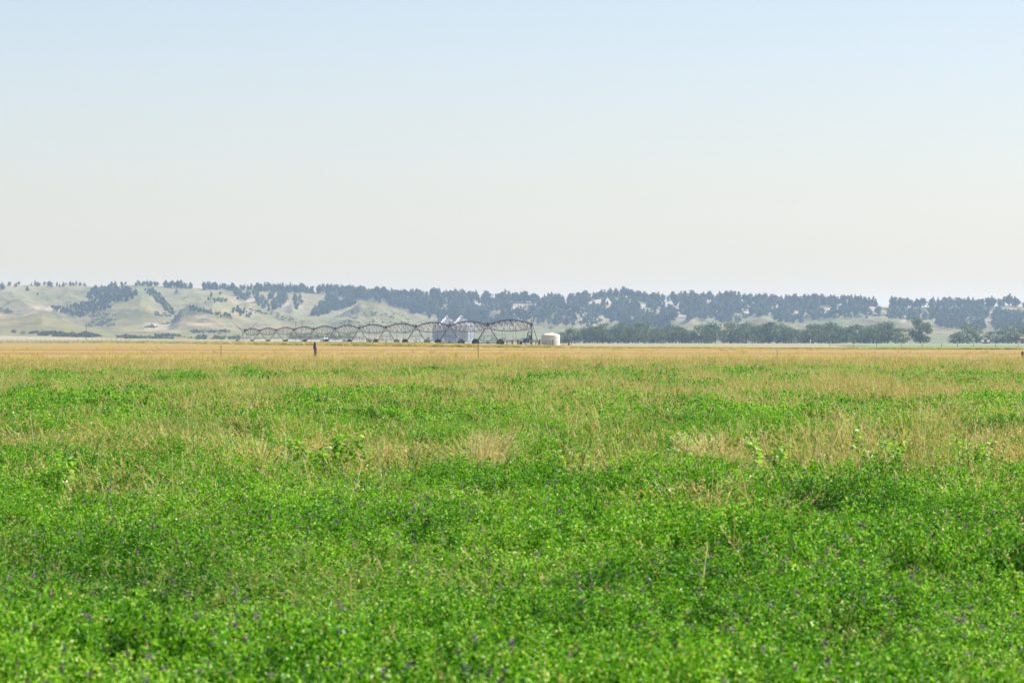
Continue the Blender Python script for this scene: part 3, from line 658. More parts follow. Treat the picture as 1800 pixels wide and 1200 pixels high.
# lone, tellable pines: column, foot row, height, label
LONE = [(4, 511, 15, 'dark pine at the left edge standing below the skyline'), (48, 512, 11, 'rounded lone pine on the upper left slope'), (66, 520, 6, 'smallest lone pine on the open left slope'),
 (310, 517, 9, 'lone pine under the skyline gap right of the cone hill'), (371, 523, 11, 'left one of two pines on the small knoll'), (387, 520, 8, 'small pine just right of the knoll pine'),
 (418, 549, 14, 'lone pine at the foot of the long grassy spur'), (1705, 577, 12, None), (935, 558, 17, None), (1010, 565, 16, None),
 (888, 526, 25, 'tall thin dead topped pine rising highest above the skyline'), (33, 501.5, 8, 'broad pine on the skyline near the left edge'), (15, 501.5, 7, None)]
zn = {}
for (X, Y, z, h, zone, hp) in pines: pass
pines.sort(key=lambda p: -p[5])
REAL = [p for p in pines][:285]; REST = pines[285:]
ZL = {'rim': 'dark pine in the row along the skyline', 'draw left of the cone hill': 'dark pine packed in the draw left of the cone hill', 'middle slopes': 'pine on the slope behind the arched irrigation spans',
      'wooded middle slopes': 'pine in the dense wood on the middle slope below the skyline', 'rocky slopes right of the bins': 'pine among pale outcrops on the slope behind the white tank',
      'wooded right slopes': 'pine in the dense wood above the shelterbelt trees', 'wooded slopes far right': 'pine in the hazy wood on the far right slope'}
ti = 0
for (X, Y, z, h, zone, hp) in REAL:
    o = link('pine_tree', PV[ti % 9], None, (X, Y, z)); ti += 1; o.rotation_euler = (0, 0, random.random() * 6.28)
    s = h / 10; wd = s * (.9 + .35 * random.random()); o.scale = (wd, wd, s)
    lab = ZL.get(zone, 'dark pine in the ' + zone)
    tag(o, lab, 'pine tree', 'pines: ' + zone)
for (x, y, hpx, lab) in LONE:
    X, Y, z = place(x, y); h = hpx * Y / F; o = link('pine_tree', PV[(ti * 5) % 9], None, (X, Y, z - .2)); ti += 1
    wd = h / 10 * (1.25 if hpx < 20 else .75); o.scale = (wd, wd, h / 10)
    tag(o, lab or 'single pine standing out on the hazy slope', 'pine tree', 'lone pines' if lab else 'single pines on the hazy slopes')
# all the other pines as one wood
vs, fs, ms, ts, cnt = [], [], [], [], 0
geo = []
for me_ in PV:
    v = np.empty(len(me_.vertices) * 3, np.float32); me_.vertices.foreach_get('co', v); f = np.empty(len(me_.loops), np.int32); me_.loops.foreach_get('vertex_index', f)
    m_ = np.empty(len(me_.polygons), np.int32); me_.polygons.foreach_get('material_index', m_); t_ = np.empty(len(me_.polygons), np.float32); me_.attributes['tint'].data.foreach_get('value', t_)
    geo.append((v.reshape(-1, 3), f.reshape(-1, 4), m_, t_))
for (X, Y, z, h, zone, hp) in REST:
    v, f, m_, t_ = geo[rng.integers(9)]; a = rng.random() * 6.28; s = h / 10; wd = s * (.95 + .35 * rng.random())
    R2 = np.array([[math.cos(a), -math.sin(a), 0], [math.sin(a), math.cos(a), 0], [0, 0, 1]])
    vs.append((v * [wd, wd, s]) @ R2.T + [X, Y, z]); fs.append(f + cnt); ms.append(m_); ts.append(np.clip(t_ + rng.normal() * .2, 0, 1)); cnt += len(v)
o = link('pine_wood', raw_mesh('pine_wood', np.concatenate(vs), np.concatenate(fs), [M['pine'], M['bark']], False, np.concatenate(ms), np.concatenate(ts)))
tag(o, 'hazy blue green pine wood covering the far hillsides', 'wood', kind='stuff')

def broadleaf(h, w_, nleaf, size, style=0):
    """returns (crown mesh, trunk mesh): trunk with limbs, lobed crown with gaps"""
    C = Cloud(); tb = MB(); lobes = []
    tb.tube([(0, 0, -.5), (.1, .05, h * .22), (.0, .1, h * .45), (.2, 0, h * .75)], [h * .028, h * .022, h * .016, h * .006], 7)
    k = 9 if style == 0 else 12
    for i in range(k):
        a = 6.28 * i / k + rng.random() * .8; t = .35 + .6 * rng.random(); r = w_ / 2 * math.sin(pi * min(.95, .28 + t * .62)) * (.45 + .5 * rng.random())
        c = (math.cos(a) * r, math.sin(a) * r, h * t * .93); tb.tube([(0, 0, h * t * .4), (c[0] * .5, c[1] * .5, h * t * .65), c], [h * .012, h * .008, h * .003], 5)
        s = w_ * (.15 + .10 * rng.random()); lobes.append((*c, s, s, s * (.62 + .3 * rng.random())))
    if style == 1:
        for i in range(7): a = rng.random() * 6.28; r = w_ * .36 * rng.random() ** .5; lobes.append((math.cos(a) * r, math.sin(a) * r, h * (.12 + .2 * rng.random()), w_ * .2, w_ * .2, h * .13))
    crown_cloud(C, lobes, nleaf, size)
    return C.mesh('crown', [M['leafy']]), tb.mesh('trunk', M['bark'])
def tree(cm, tm, x, yfoot, Y, hpx, wf, label, group=None, name='broadleaf_tree', rz=None):
    X = float(X2U(x) * Y); z = float(ground_z(X, Y)) if yfoot is None else float(rowz(yfoot, Y)); z = max(z, float(ground_z(X, Y))) if yfoot is not None else z
    o = empty(name, (X, Y, z - .1), random.random() * 6.28 if rz is None else rz); s = hpx * Y / F / 10; o.scale = (s * wf, s * wf, s)
    link('crown', cm, o); link('trunk', tm, o); tag(o, label, 'tree', group); return o
BV = [broadleaf(10, 9, 1000, .55, 1) for k in range(6)]
BELT = [(560, 1), ]
x = 985.; i = 0
prof = [(985, 20), (1010, 28), (1060, 32), (1130, 34), (1200, 30), (1230, 32), (1300, 34), (1360, 38), (1385, 30), (1400, 28), (1420, 34), (1470, 36), (1500, 32), (1540, 34), (1570, 34), (1596, 30)]
belt = []
while x < 1600:
    hp = np.interp(x, [p[0] for p in prof], [p[1] for p in prof]); belt.append((x, hp * (.78 + .42 * random.random()), 1960 + 26 * random.random())); x += 10 + 5 * random.random()
for x, hp, Y in [(a + random.uniform(-6, 6), b * .92, c + 45) for a, b, c in belt[::1]]: belt.append((x, hp, Y)) if x < 1590 else None
for (x, hp, Y) in belt:
    cm, tm = BV[i % 6]; i += 1
    tree(cm, tm, x, None, Y, hp, 1.0 + .25 * random.random(), 'leafy tree in the long dark shelterbelt right of the white tank', 'shelterbelt trees')
cm, tm = broadleaf(10, 9.4, 4200, .45, 1)
tree(cm, tm, 1618, None, 1900, 46, 1.0, 'tallest cottonwood with an open lobed crown at the right end of the shelterbelt')
for (x, hp, wf, lab) in [(1700, 32, 1.1, 'rounded tree with a domed top, tallest left of the pink roofed shed'), (1686, 22, 1.2, 'low tree sloping down left of the domed tree'), (1676, 14, 1.2, 'lowest bush at the left end of the right hand clump'), (1716, 26, .9, 'tree on the right shoulder of the domed tree'),
     (1738, 20, 1.1, 'low tree behind the pink roofed shed'), (1752, 20, 1.1, 'low tree just right of the pink roofed shed'), (1772, 27, 1.0, 'taller rounded tree near the right edge'), (1786, 28, 1.0, 'second rounded tree beside the one at the right edge'), (1802, 26, 1.0, 'tree cut by the right edge of the view'), (1763, 22, 1.0, 'narrow tree between the low and the taller rounded trees')]:
    cm, tm = BV[i % 6]; i += 1; tree(cm, tm, x, None, 1940 + 20 * random.random(), hp * 1.15, wf * 1.35, lab)
SV = [broadleaf(10, 16, 420, .9, 1) for k in range(4)]
x = 512
while x < 622:
    cm, tm = SV[i % 4]; i += 1; tree(cm, tm, x, None, 2150 + 60 * random.random(), 15 * (.8 + .3 * random.random()), .75, 'small dark tree in the farm windbreak behind the irrigation spans', 'farm windbreak trees'); x += 5.5 + 3 * random.random()
for (x0, x1, hp, st, lab, grp) in [(622, 715, 7, 8, 'low bush on the flat behind the arched spans', 'low bushes behind the spans'), (842, 1000, 8.5, 7, 'low bush between the grain bins and the white tank', 'low bushes behind the pivot')]:
    x = x0
    while x < x1:
        cm, tm = SV[i % 4]; i += 1; tree(cm, tm, x, None, 2080 + 60 * random.random(), hp * (.7 + .5 * random.random()), .9, lab, grp, name='low_bush'); x += st * (.6 + .7 * random.random())
for (x, y, hp, wf, lab) in [(157, 575, 9, 1.0, 'rounded green bush above the power pole on the left hills'), (387, 588, 8, .8, 'single green bush at the foot of the grassy hills'), (968, 579, 8, .9, 'dark bush on the slope above the white tank')]:
    X, Y, z = place(x, y); cm, tm = SV[i % 4]; i += 1; o = empty('low_bush', (X, Y, z - .2)); s = hp * Y / F / 10; o.scale = (s * wf, s * wf, s); link('crown', cm, o); link('trunk', tm, o); tag(o, lab, 'bush')

# sagebrush and thicket on the creek bank and in the folds
C = Cloud()
def thicket(poly, cnt, s0):
    xs = [p[0] for p in poly]; ys = [p[1] for p in poly]; k = 0
    while k < cnt:
        x = min(xs) + (max(xs) - min(xs)) * rng.random(); y = min(ys) + (max(ys) - min(ys)) * rng.random()
        if not inpoly(x, y, poly): continue
        k += 1
        if float(fbm(np.array(x * .06), np.array(y * .3), 3)) < .42: continue
        X, Y, z = place(x, y); s = s0 * (.6 + .8 * rng.random())
        d = unit(rng.normal(size=(14, 3))); c = np.array([X, Y, z + s * .3]) + d * [s, s, s * .55] * rng.random((14, 1)) ** .4
        v, f = leaf_quads(c, unit(rng.normal(size=(14, 3))), s * .8, s * .6); C.add(v, f, 0, np.clip(.4 + rng.normal(size=14) * .2, 0, 1))
thicket([(10, 584), (60, 585), (110, 586), (165, 587), (185, 593), (110, 593), (50, 589)], 560, 1.5)
thicket([(200, 590), (260, 589), (420, 593), (420, 597), (300, 597), (210, 595)], 260, 1.6)
thicket([(0, 541), (20, 545), (24, 556), (0, 557), (-30, 557), (-30, 541)], 110, 1.8)
thicket([(255, 577), (275, 569), (300, 569), (270, 578)], 50, 1.6); thicket([(335, 582), (420, 582), (420, 586), (330, 586)], 60, 1.5)
thicket([(270, 549), (320, 548), (320, 557), (275, 558)], 70, 1.6); thicket([(150, 552), (210, 550), (200, 575), (165, 572)], 90, 1.4)
thicket([(595, 555), (620, 548), (700, 552), (740, 572), (600, 575)], 130, 1.3); thicket([(430, 545), (480, 545), (540, 560), (500, 565)], 70, 1.3)
thicket([(860, 535), (1060, 535), (1060, 570), (880, 568)], 260, 2.2); thicket([(1100, 545), (1800, 545), (1800, 572), (1560, 560), (1300, 560)], 420, 2.2)
tag(link('sagebrush', C.mesh('sagebrush', [M['sage']])), 'dark sagebrush and thicket scattered over the creek bank and hill folds', 'brush', kind='stuff')

# ------------------------------------------------------------------ centre pivot irrigator
PX0, PY0, DX, DY = 3.3, 677.0, -7.64, 49.4
LS = math.hypot(DX, DY); TX, TY = DX / LS, DY / LS; NX, NY = TY, -TX
irr = empty('center_pivot_irrigator', (PX0, PY0, float(ground_z(PX0, PY0))))
tag(irr, 'long centre pivot irrigator with eleven arched truss spans on wheeled towers, spraying water', 'irrigator')
O0 = np.array([PX0, PY0, float(ground_z(PX0, PY0))])
def pp(i, off=0., h=0.):
    X = PX0 + DX * i + NX * off; Y = PY0 + DY * i + NY * off; return np.array([X, Y, float(ground_z(PX0 + DX * i, PY0 + DY * i)) + h])
def jh(i): return 3.75
for s in range(11):
    z0 = pp(s)[2]; z1 = pp(s + 1)[2]
    def pt(t, off=0, dz=0):
        b = pp(s + t, off); b[2] = (z0 * (1 - t) + z1 * t) + 3.75 + .82 * 4 * t * (1 - t) + dz; return b - O0
    mb = MB(); mb.tube([pt(t) for t in np.linspace(0, 1, 17)], .115, 8)
    for t in np.linspace(0, 1, 9): mb.tube([pt(t - .001), pt(t + .001)], .16, 8)            # flanges
    for t in np.linspace(.06, .94, 8): mb.tube([pt(t, 0, .1), pt(t, 0, .28)], .035, 4)      # sprinkler outlets
    sp = mb.build('span_pipe', M['pipe'], irr)
    tr = MB(); nb = 8; tt = np.linspace(.04, .96, nb); lo = []
    for k, t in enumerate(tt):
        drop = -.45 - 1.5 * math.sin(pi * (k + .6) / nb)
        wd = .25 + .6 * math.sin(pi * (k + .6) / nb)
        a, b = pt(t, wd, drop - .0), pt(t, -wd, drop - .0); lo.append((a, b))
    for k in range(nb):
        a, b = lo[k]; tr.tube([a, b], .03, 4)
        for q in (a, b):
            for tn in (tt[k] - .045, tt[k] + .045): tr.tube([pt(max(0, min(1, tn))), q], .06, 4, 1 if (tn < tt[k]) else 0)  # one strut of each pair takes brighter steel, painting its sunlit look
        if k: tr.tube([lo[k - 1][0], a], .035, 4); tr.tube([lo[k - 1][1], b], .035, 4)
    for q in (0, 1): tr.tube([pt(0), lo[0][q]], .022, 4); tr.tube([lo[-1][q], pt(1)], .022, 4)
    tr.build('truss', [M['pipe'], M['white_steel']], sp)
    for k in range(8):
        t = .07 + .86 * k / 7; top = pt(t, 0, .12); z_low = (z0 * (1 - t) + z1 * t) - O0[2] + 1.55
        side = np.array([NX, NY, 0]) * (.22 if k % 2 else -.22); dm = MB()
        dm.tube([top, top + side * .6 + [0, 0, .12], top + side + [0, 0, -.15]], .025, 5)
        q = top + side; dm.tube([q + [0, 0, -.15], (q[0], q[1], z_low)], .022, 5)
        dm.lathe([(.03, 0), (.05, -.05), (.05, -.12), (.10, -.14), (.10, -.16), (.02, -.17)], (q[0], q[1], z_low), 8)
        dm.build('drop_hose', M['hose'], sp)
for s in range(1, 12):
    g = pp(s)[2] - O0[2]; c = pp(s) - O0; ct = c + [0, 0, 3.75]
    mb = MB(); ax, ay = NX, NY
    def q(off, al, h): return (c[0] + ax * off + TX * al, c[1] + ay * off + TY * al, g + h)
    mb.tube([q(-2.25, 0, .62), q(2.25, 0, .62)], .10, 6)                      # base beam
    mb.tube([q(-1.22, 0, 1.9), q(1.22, 0, 1.9)], .035, 4); mb.tube([q(0, 0, .7), q(0, 0, 1.9)], .03, 4)
    mb.box(q(0, 0, .62), (.5, .35, .34), 0, math.atan2(ay, ax))
    mb.tube([q(-1.9, .25, .66), q(1.9, .25, .66)], .03, 5)                     # drive shaft
    cb = MB(); cb.box((ct[0], ct[1], ct[2] + .28), (.42, .3, .42), 0, math.atan2(ay, ax)); cb.tube([(ct[0], ct[1], ct[2] - .1), (ct[0], ct[1], ct[2] + .15)], .17, 8); cb.build('control_box', M['pipe'], irr)
    tw = mb.build('drive_tower', M['pipe'], irr)
    for sg in (-1, 1):
        for al in (-.45, .45):
            lm = MB(); lm.tube([tuple(np.array(q(sg * .12, al * .2, 3.7))), q(sg * 2.1, al, .62)], .055, 5); lm.build('leg', M['pipe'], tw)
        wc = q(sg * 2.25, 0, .66)
        wm = MB(); r = .66   # the wheel rolls across the pipe, its axle along the pipe line
        prof = [(r * .55, -.13), (r * .9, -.16), (r, -.11), (r * 1.02, 0), (r, .11), (r * .9, .16), (r * .55, .13)]
        wm.lathe(prof, (0, 0, 0), 22, 0, 'y'); wm.lathe([(r * .56, -.05), (r * .56, .05)], (0, 0, 0), 16, 1, 'y'); wm.lathe([(.14, -.2), (.14, .2)], (0, 0, 0), 10, 1, 'y')
        for k in range(18):
            a = 2 * pi * k / 18; wm.box((r * 1.0 * math.cos(a), 0, r * 1.0 * math.sin(a)), (.07, .26, .07))
        wo_ = wm.build('wheel', [M['rubber'], M['pipe']], tw, wc); wo_.rotation_euler = (0, 0, math.atan2(ay, ax))
# pivot point structure
mb = MB(); g0 = 0.
mb.tube([(0, 0, .0), (0, 0, 3.75)], .10, 8); mb.tube([(0, 0, 3.55), (0, 0, 3.95)], .24, 10); mb.box((-.25, -.15, 1.55), (.5, .3, .75), 0)
for zz, hw in ((1.2, .98), (2.4, .55)):
    cs = [(hw * a, hw * b, zz) for a, b in ((-1, -1), (1, -1), (1, 1), (-1, 1))]
    for k in range(4): mb.tube([cs[k], cs[(k + 1) % 4]], .035, 5)
pv_ = mb.build('pivot_point', M['pipe'], irr)
for a, b in ((-1, -1), (1, -1), (1, 1), (-1, 1)):
    lm = MB(); lm.tube([(a * .12, b * .12, 3.7), (a * 1.32, b * 1.32, -.1)], .065, 6); lm.build('leg', M['pipe'], pv_)
lm = MB()
for sx in (-.2, .2): lm.tube([(sx - .75, -1.15, 0), (sx * .8 - .12, -.3, 3.5)], .03, 5)
for k in range(11):
    t = k / 11; lm.tube([(-.95 + .72 * t, -1.15 + .85 * t, 3.4 * t + .15), (-.55 + .52 * t, -1.15 + .85 * t, 3.4 * t + .15)], .018, 4)
lm.build('ladder', M['white_steel'], pv_)
am = MB(); am.tube([(.12, 0, 3.9), (.12, 0, 5.4)], .02, 5); am.tube([(.12, 0, 3.9), (.12, 0, 4.75)], .055, 6); am.box((.12, -.05, 4.45), (.2, .14, .3)); am.build('antenna', M['white_steel'], pv_)
# overhang beyond the last tower with its big gun, and the cable masts that carry it
e = pp(11) - O0 + [0, 0, 3.75]; em = MB()
e2 = pp(11.25) - O0 + [0, 0, 3.9]; em.tube([e, e2], .08, 6); em.tube([e2, e2 + [0, 0, .5], e2 + [-1.2, .3, 1.0]], .06, 6)
em.tube([e + [0, 0, .3], e + [-1.4, 0, .9], e + [-4.2, 0, 3.2]], [.06, .05, .03], 5); em.tube([e + [.3, 0, .3], e + [2.2, 0, 1.3], e + [4.4, 0, 3.4]], [.06, .05, .03], 5)
em.box(e + [.4, 0, .55], (1.3, .5, .35)); em.tube([e + [-.6, 0, .4], e + [-.6, 0, -3.2]], .06, 5); em.build('end_boom', M['pipe'], irr)

# water: fine droplets falling below the drops
C = Cloud(); Q = []
for s in np.arange(.4, 11.0, .0355):
    if s < 2.2: nn = 20
    elif s < 5: nn = 70
    else: nn = 170
    b = pp(s); m = nn; r = 4.2 * rng.random(m) ** .6; a = rng.random(m) * 6.28
    h = 1.5 * (1 - (r / 4.4) ** 2) * (1.0 - .12 * rng.random(m)) + rng.normal(size=m) * .12
    Q.append(np.stack([b[0] + r * np.cos(a), b[1] + r * np.sin(a), b[2] + np.clip(h, 0.02, 2.3)], 1))
Q = np.concatenate(Q); v, f = leaf_quads(Q, unit(rng.normal(size=(len(Q), 3))), .05, .035); C.add(v, f, 0, .5)
wm_, n, l = new_mat('water_drops'); p = N(n, 'ShaderNodeBsdfPrincipled'); p.inputs['Base Color'].default_value = (.85, .9, .95, 1); p.inputs['Roughness'].default_value = .25
t = N(n, 'ShaderNodeBsdfTranslucent'); t.inputs[0].default_value = (.9, .94, 1, 1); mx = N(n, 'ShaderNodeMixShader'); mx.inputs[0].default_value = .5
l.new(p.outputs[0], mx.inputs[1]); l.new(t.outputs[0], mx.inputs[2]); o = N(n, 'ShaderNodeOutputMaterial'); l.new(mx.outputs[0], o.inputs[0])
tag(link('water_spray', C.mesh('water_spray', [wm_])), 'white mist of falling water under the irrigator spans', 'water spray', kind='stuff')

# ------------------------------------------------------------------ things around the pivot
def at(x, Y): X = float(X2U(x) * Y); return (X, Y, float(ground_z(X, Y)))
# engine unit (blue)
eu = empty('engine_unit', at(925.5, 680)); tag(eu, 'blue engine unit on a dark skid beside the pivot tower', 'engine')
mb = MB(); mb.box((0, 0, .95), (1.15, .8, .62)); mb.box((.05, 0, 1.32), (.8, .7, .14)); mb.build('housing', M['blue'], eu)
mb = MB(); mb.box((-.3, 0, .28), (1.7, .75, .14)); mb.box((-.95, 0, .62), (.5, .6, .5))
for sx in (-1.0, .4):
    for sy in (-.3, .3): mb.box((sx, sy, .1), (.12, .12, .22))
mb.build('skid', M['dark'], eu); mb = MB(); mb.tube([(.3, 0, 1.3), (.3, 0, 1.75), (.42, 0, 1.85)], .045, 6); mb.build('exhaust', M['pipe'], eu)
mb = MB()
for k in range(5): mb.box((.1, -.405, .78 + k * .09), (.7, .02, .04))
mb.build('louvre', M['dark'], eu)
# poly tank
tk = empty('water_tank', at(968, 684)); tag(tk, 'cream white plastic tank with domed top behind the pipe fence', 'tank')
R0 = 1.56; prof = [(R0, 0)]
for k in range(9): z = .1 + k * .19; prof += [(R0, z), (R0, z + .13), (R0 - .02, z + .16)]
prof += [(R0, 1.84), (R0 - .03, 1.92), (R0 - .16, 2.0), (R0 * .7, 2.14), (R0 * .35, 2.24), (.02, 2.28)]
mb = MB(); mb.lathe(prof, n=40); mb.build('tank_body', M['poly'], tk, smooth=True)
mb = MB(); mb.lathe([(.24, 1.98), (.24, 2.17), (.20, 2.21), (.02, 2.23)], (-1.05, -.35, 0), 14); mb.build('filler_lid', M['poly'], tk)
mb = MB(); mb.lathe([(.32, 2.2), (.32, 2.30), (.02, 2.33)], (0, 0, 0), 16); mb.build('manway_lid', M['poly'], tk); mb = MB(); mb.tube([(0, -1.5, .15), (0, -1.85, .15), (0, -1.85, -.05)], .05, 6); mb.build('outlet_pipe', M['dark'], tk)
# pipe fence with thick wooden posts
fx = [(886, .85, 1), (891, 1.0, 1), (900.5, 1.05, 1.5), (910.5, 1.05, 1.6), (923, .95, .9), (933, .95, 1), (942, .95, 1), (948.6, 1.05, 1.6), (972, 1.05, 1.0), (1000, 1.05, 1.6)]
fe = empty('pipe_fence', at(940, 664)); tag(fe, 'thick dark wooden posts joined by thin pipe rails before pivot and tank', 'fence')
fo = np.array(fe.location)
for x, h, wd in fx:
    p = np.array(at(x, 664)) - fo; mb = MB(); r = .085 * wd; mb.lathe([(r, -.2), (r * 1.02, .3), (r * .95, .8), (r * .9, h + .08), (r * .6, h + .12)], tuple(p), 10)
    for zz in (.45, .8): mb.lathe([(r * 1.08, zz - .02), (r * 1.08, zz + .02)], tuple(p), 10, 1)
    mb.build('post', [M['wood'], M['steel']], fe)
for h in (.95, .62, .32):
    mb = MB(); mb.tube([np.array(at(x, 664 - .14)) - fo + [0, 0, h] for x in (891, 900, 910, 923, 948, 972, 1000)], .022, 5); mb.build('rail', M['pipe'], fe)
for x in (959.5, 967, 990, 1004):
    mb = MB(); p = np.array(at(x, 664)) - fo; mb.tube([p, p + [0, 0, 1.0]], .03, 5); mb.build('steel_stake', M['pipe'], fe)

# ------------------------------------------------------------------ grain bins
def bin_(x, Y, lab):
    b = empty('grain_bin', at(x, Y)); b.location.z = rowz(599.5, Y); tag(b, lab, 'grain bin'); Rb = 6.9; H = 7.7
    prof = [(Rb, -.6)]; z = 0
    while z < H: prof += [(Rb, z), (Rb + .05, z + .14), (Rb, z + .28)]; z += .42
    mb = MB(); mb.lathe(prof + [(Rb, H)], n=48)
    for k in range(24):
        a = 2 * pi * k / 24; mb.box(((Rb + .08) * math.cos(a), (Rb + .08) * math.sin(a), H / 2), (.12, .12, H), 0, a)
    mb.build('wall', M['steel'], b, smooth=False)
    mb = MB(); mb.lathe([(Rb + .25, H - .1), (Rb + .25, H), (.8, H + 4.0), (.02, H + 4.1)], n=48)
    for k in range(24):
        a = 2 * pi * k / 24; ca, sa = math.cos(a), math.sin(a); mb.tube([((Rb + .2) * ca, (Rb + .2) * sa, H + .06), (.8 * ca, .8 * sa, H + 4.06)], .06, 4)
    rf = mb.build('roof', M['dull_steel'], b); mb = MB(); mb.lathe([(.75, H + 3.95), (.75, H + 4.5), (.9, H + 4.5), (.1, H + 4.85)], n=16); mb.build('roof_cap', M['white_steel'], rf)
    mb = MB()
    for k in (-.25, .25): mb.tube([(-3.4 + 3.2 * 0 + k, -Rb * .86, H + .35), (-.4 + k, -.75, H + 4.2)], .06, 4)
    for k in range(12): t = k / 12; mb.tube([(-3.65 + 3.0 * t, -Rb * .86 + 5.2 * t, H + .35 + 3.85 * t), (-3.15 + 3.0 * t, -Rb * .86 + 5.2 * t, H + .35 + 3.85 * t)], .05, 4)
    mb.build('roof_ladder', M['steel'], rf)
    mb = MB(); mb.box((-1.5, -Rb - .08, 1.3), (1.1, .12, 2.2)); mb.build('door', M['white_steel'], b)
    mb = MB(); mb.box((1.8, -Rb * .55, H + 2.0), (.9, .8, .7)); mb.build('roof_hatch', M['steel'], rf)
bin_(810, 1985, 'galvanised grain bin with conical roof, the nearer right hand one'); bin_(785, 2003, 'galvanised grain bin with conical roof, the left one half hidden behind its neighbour')

# ------------------------------------------------------------------ small far farm things
def vehicle(x, Y, mat, lab, L=4.6, pickup=False):
    p = at(x, Y); v = empty('parked_car' if not pickup else 'pickup_truck', p); tag(v, lab, 'car' if not pickup else 'pickup')
    mb = MB(); h = 1.0
    mb.add([(a * L / 2, b * .88, z) for z, s in ((.35, 1), (.95, 1)) for a in (-1, 1) for b in (-1, 1)], [[0, 1, 3, 2], [4, 6, 7, 5], [0, 4, 5, 1], [2, 3, 7, 6], [0, 2, 6, 4], [1, 5, 7, 3]])
    c0, c1 = (-.30, .42) if not pickup else (.0, .62)
    mb.add([(c0 * L * 1.0 - .1, -.8, .95), (c1 * L * .5 + .9, -.8, .95), (c1 * L * .5 + .9, .8, .95), (c0 * L - .1, .8, .95), (c0 * L + .5, -.68, 1.55), (c1 * L * .5 + .2, -.68, 1.55), (c1 * L * .5 + .2, .68, 1.55), (c0 * L + .5, .68, 1.55)],
           [[0, 3, 2, 1], [4, 5, 6, 7], [0, 1, 5, 4], [1, 2, 6, 5], [2, 3, 7, 6], [3, 0, 4, 7]])
    mb.build('body', mat, v); mb = MB()
    for sy in (-.78, .78): mb.box(((c0 * L + c1 * L * .5 + .7) / 2, sy, 1.24), ((c1 - c0) * L * .6, .04, .34))
    mb.build('window', M['glass'], v)
    for sx in (-.31, .31):
        for sy in (-.82, .82):
            mb = MB(); mb.lathe([(.33, -.11), (.33, .11)], (0, 0, 0), 14, 0, 'y'); mb.lathe([(.18, -.12), (.18, .12)], (0, 0, 0), 10, 1, 'y'); mb.build('wheel', [M['rubber'], M['steel']], v, (sx * L, sy, .33))
vehicle(733, 1960, M['cream'], 'white car parked on the flat left of the grain bins')
vehicle(541.5, 2080, M['redpaint'], 'red pickup in front of the farm windbreak', 5.2, True)
def shed(x, Y, wx, wy, h, rh, wmat, rmat, lab, name='farm_shed'):
    s = empty(name, at(x, Y)); tag(s, lab, 'shed'); mb = MB(); a, b = wx / 2, wy / 2
    mb.add([(-a, -b, -.5), (a, -b, -.5), (a, b, -.5), (-a, b, -.5), (-a, -b, h), (a, -b, h), (a, b, h), (-a, b, h), (-a, 0, h + rh), (a, 0, h + rh)], [[0, 1, 5, 4], [2, 3, 7, 6], [1, 2, 6, 9, 5], [3, 0, 4, 8, 7], [0, 3, 2, 1]]); mb.build('wall', wmat, s)
    mb = MB(); e = .4; k = rh / b
    for sg in (-1, 1):
        mb.add([(-a - e, sg * (b + e), h - k * e + .02), (a + e, sg * (b + e), h - k * e + .02), (a + e, 0, h + rh + .02), (-a - e, 0, h + rh + .02), (-a - e, sg * (b + e), h - k * e + .15), (a + e, sg * (b + e), h - k * e + .15), (a + e, 0, h + rh + .15), (-a - e, 0, h + rh + .15)], [[0, 1, 2, 3], [4, 7, 6, 5], [0, 4, 5, 1], [1, 5, 6, 2], [0, 3, 7, 4]])
    mb.build('roof', rmat, s); mb = MB(); mb.box((0, -b - .03, 1.0), (min(1.8, wx * .4), .06, 2.0)); mb.build('door', M['dark'], s)
shed(753, 2010, 3.4, 4, 1.0, .8, M['brownroof'], M['brownroof'], 'low brown shed left of the grain bins')
shed(573, 2070, 1.2, 1.4, 1.2, .4, M['cream'], M['cream'], 'tiny white shed in front of the windbreak', 'white_shed')
shed(1732, 1915, 3.2, 3, .9, .9, M['pinkroof'], M['pinkroof'], 'low shed with a faded pink roof under the right hand trees')
shed(1797, 1925, 1.4, 2, 2.6, .7, M['brownroof'], M['brownroof'], 'narrow brown shed between trees at the right edge')
sm = MB(); sm.tube([(0, 0, -.2), (0, 0, 1.1)], .12, 6); sm.lathe([(.25, 1.1), (.3, 1.5), (.1, 1.7)], n=8); o = sm.build('marker_post', M['cream'], None, at(1424.5, 1880)); tag(o, 'short white marker post in front of the shelterbelt', 'post')
def pole(x, yb, ht, Y, lab):
    X = float(X2U(x) * Y); z = float(rowz(yb, Y)); o = empty('power_pole', (X, Y, z)); tag(o, lab, 'power pole')
    mb = MB(); mb.tube([(0, 0, -2), (0, 0, ht)], [.20, .14], 7); mb.build('pole', M['bark'], o)
    mb = MB(); mb.box((0, 0, ht - .5), (2.8, .16, .16)); mb.build('crossarm', M['bark'], o)
    for sx in (-1.2, 0, 1.2): mb = MB(); mb.lathe([(.08, 0), (.12, .12), (.05, .25)], (sx, 0, ht - .4 + (.3 if sx == 0 else 0)), 8); mb.build('insulator', M['dark'], o)
pole(151.5, 596, 8.6, 2350, 'lone power pole at the foot of the left hills'); pole(520, 598, 10.5, 2250, 'left one of two power poles behind the irrigation spans'); pole(531, 598, 10.8, 2200, 'right one of two power poles behind the irrigation spans')
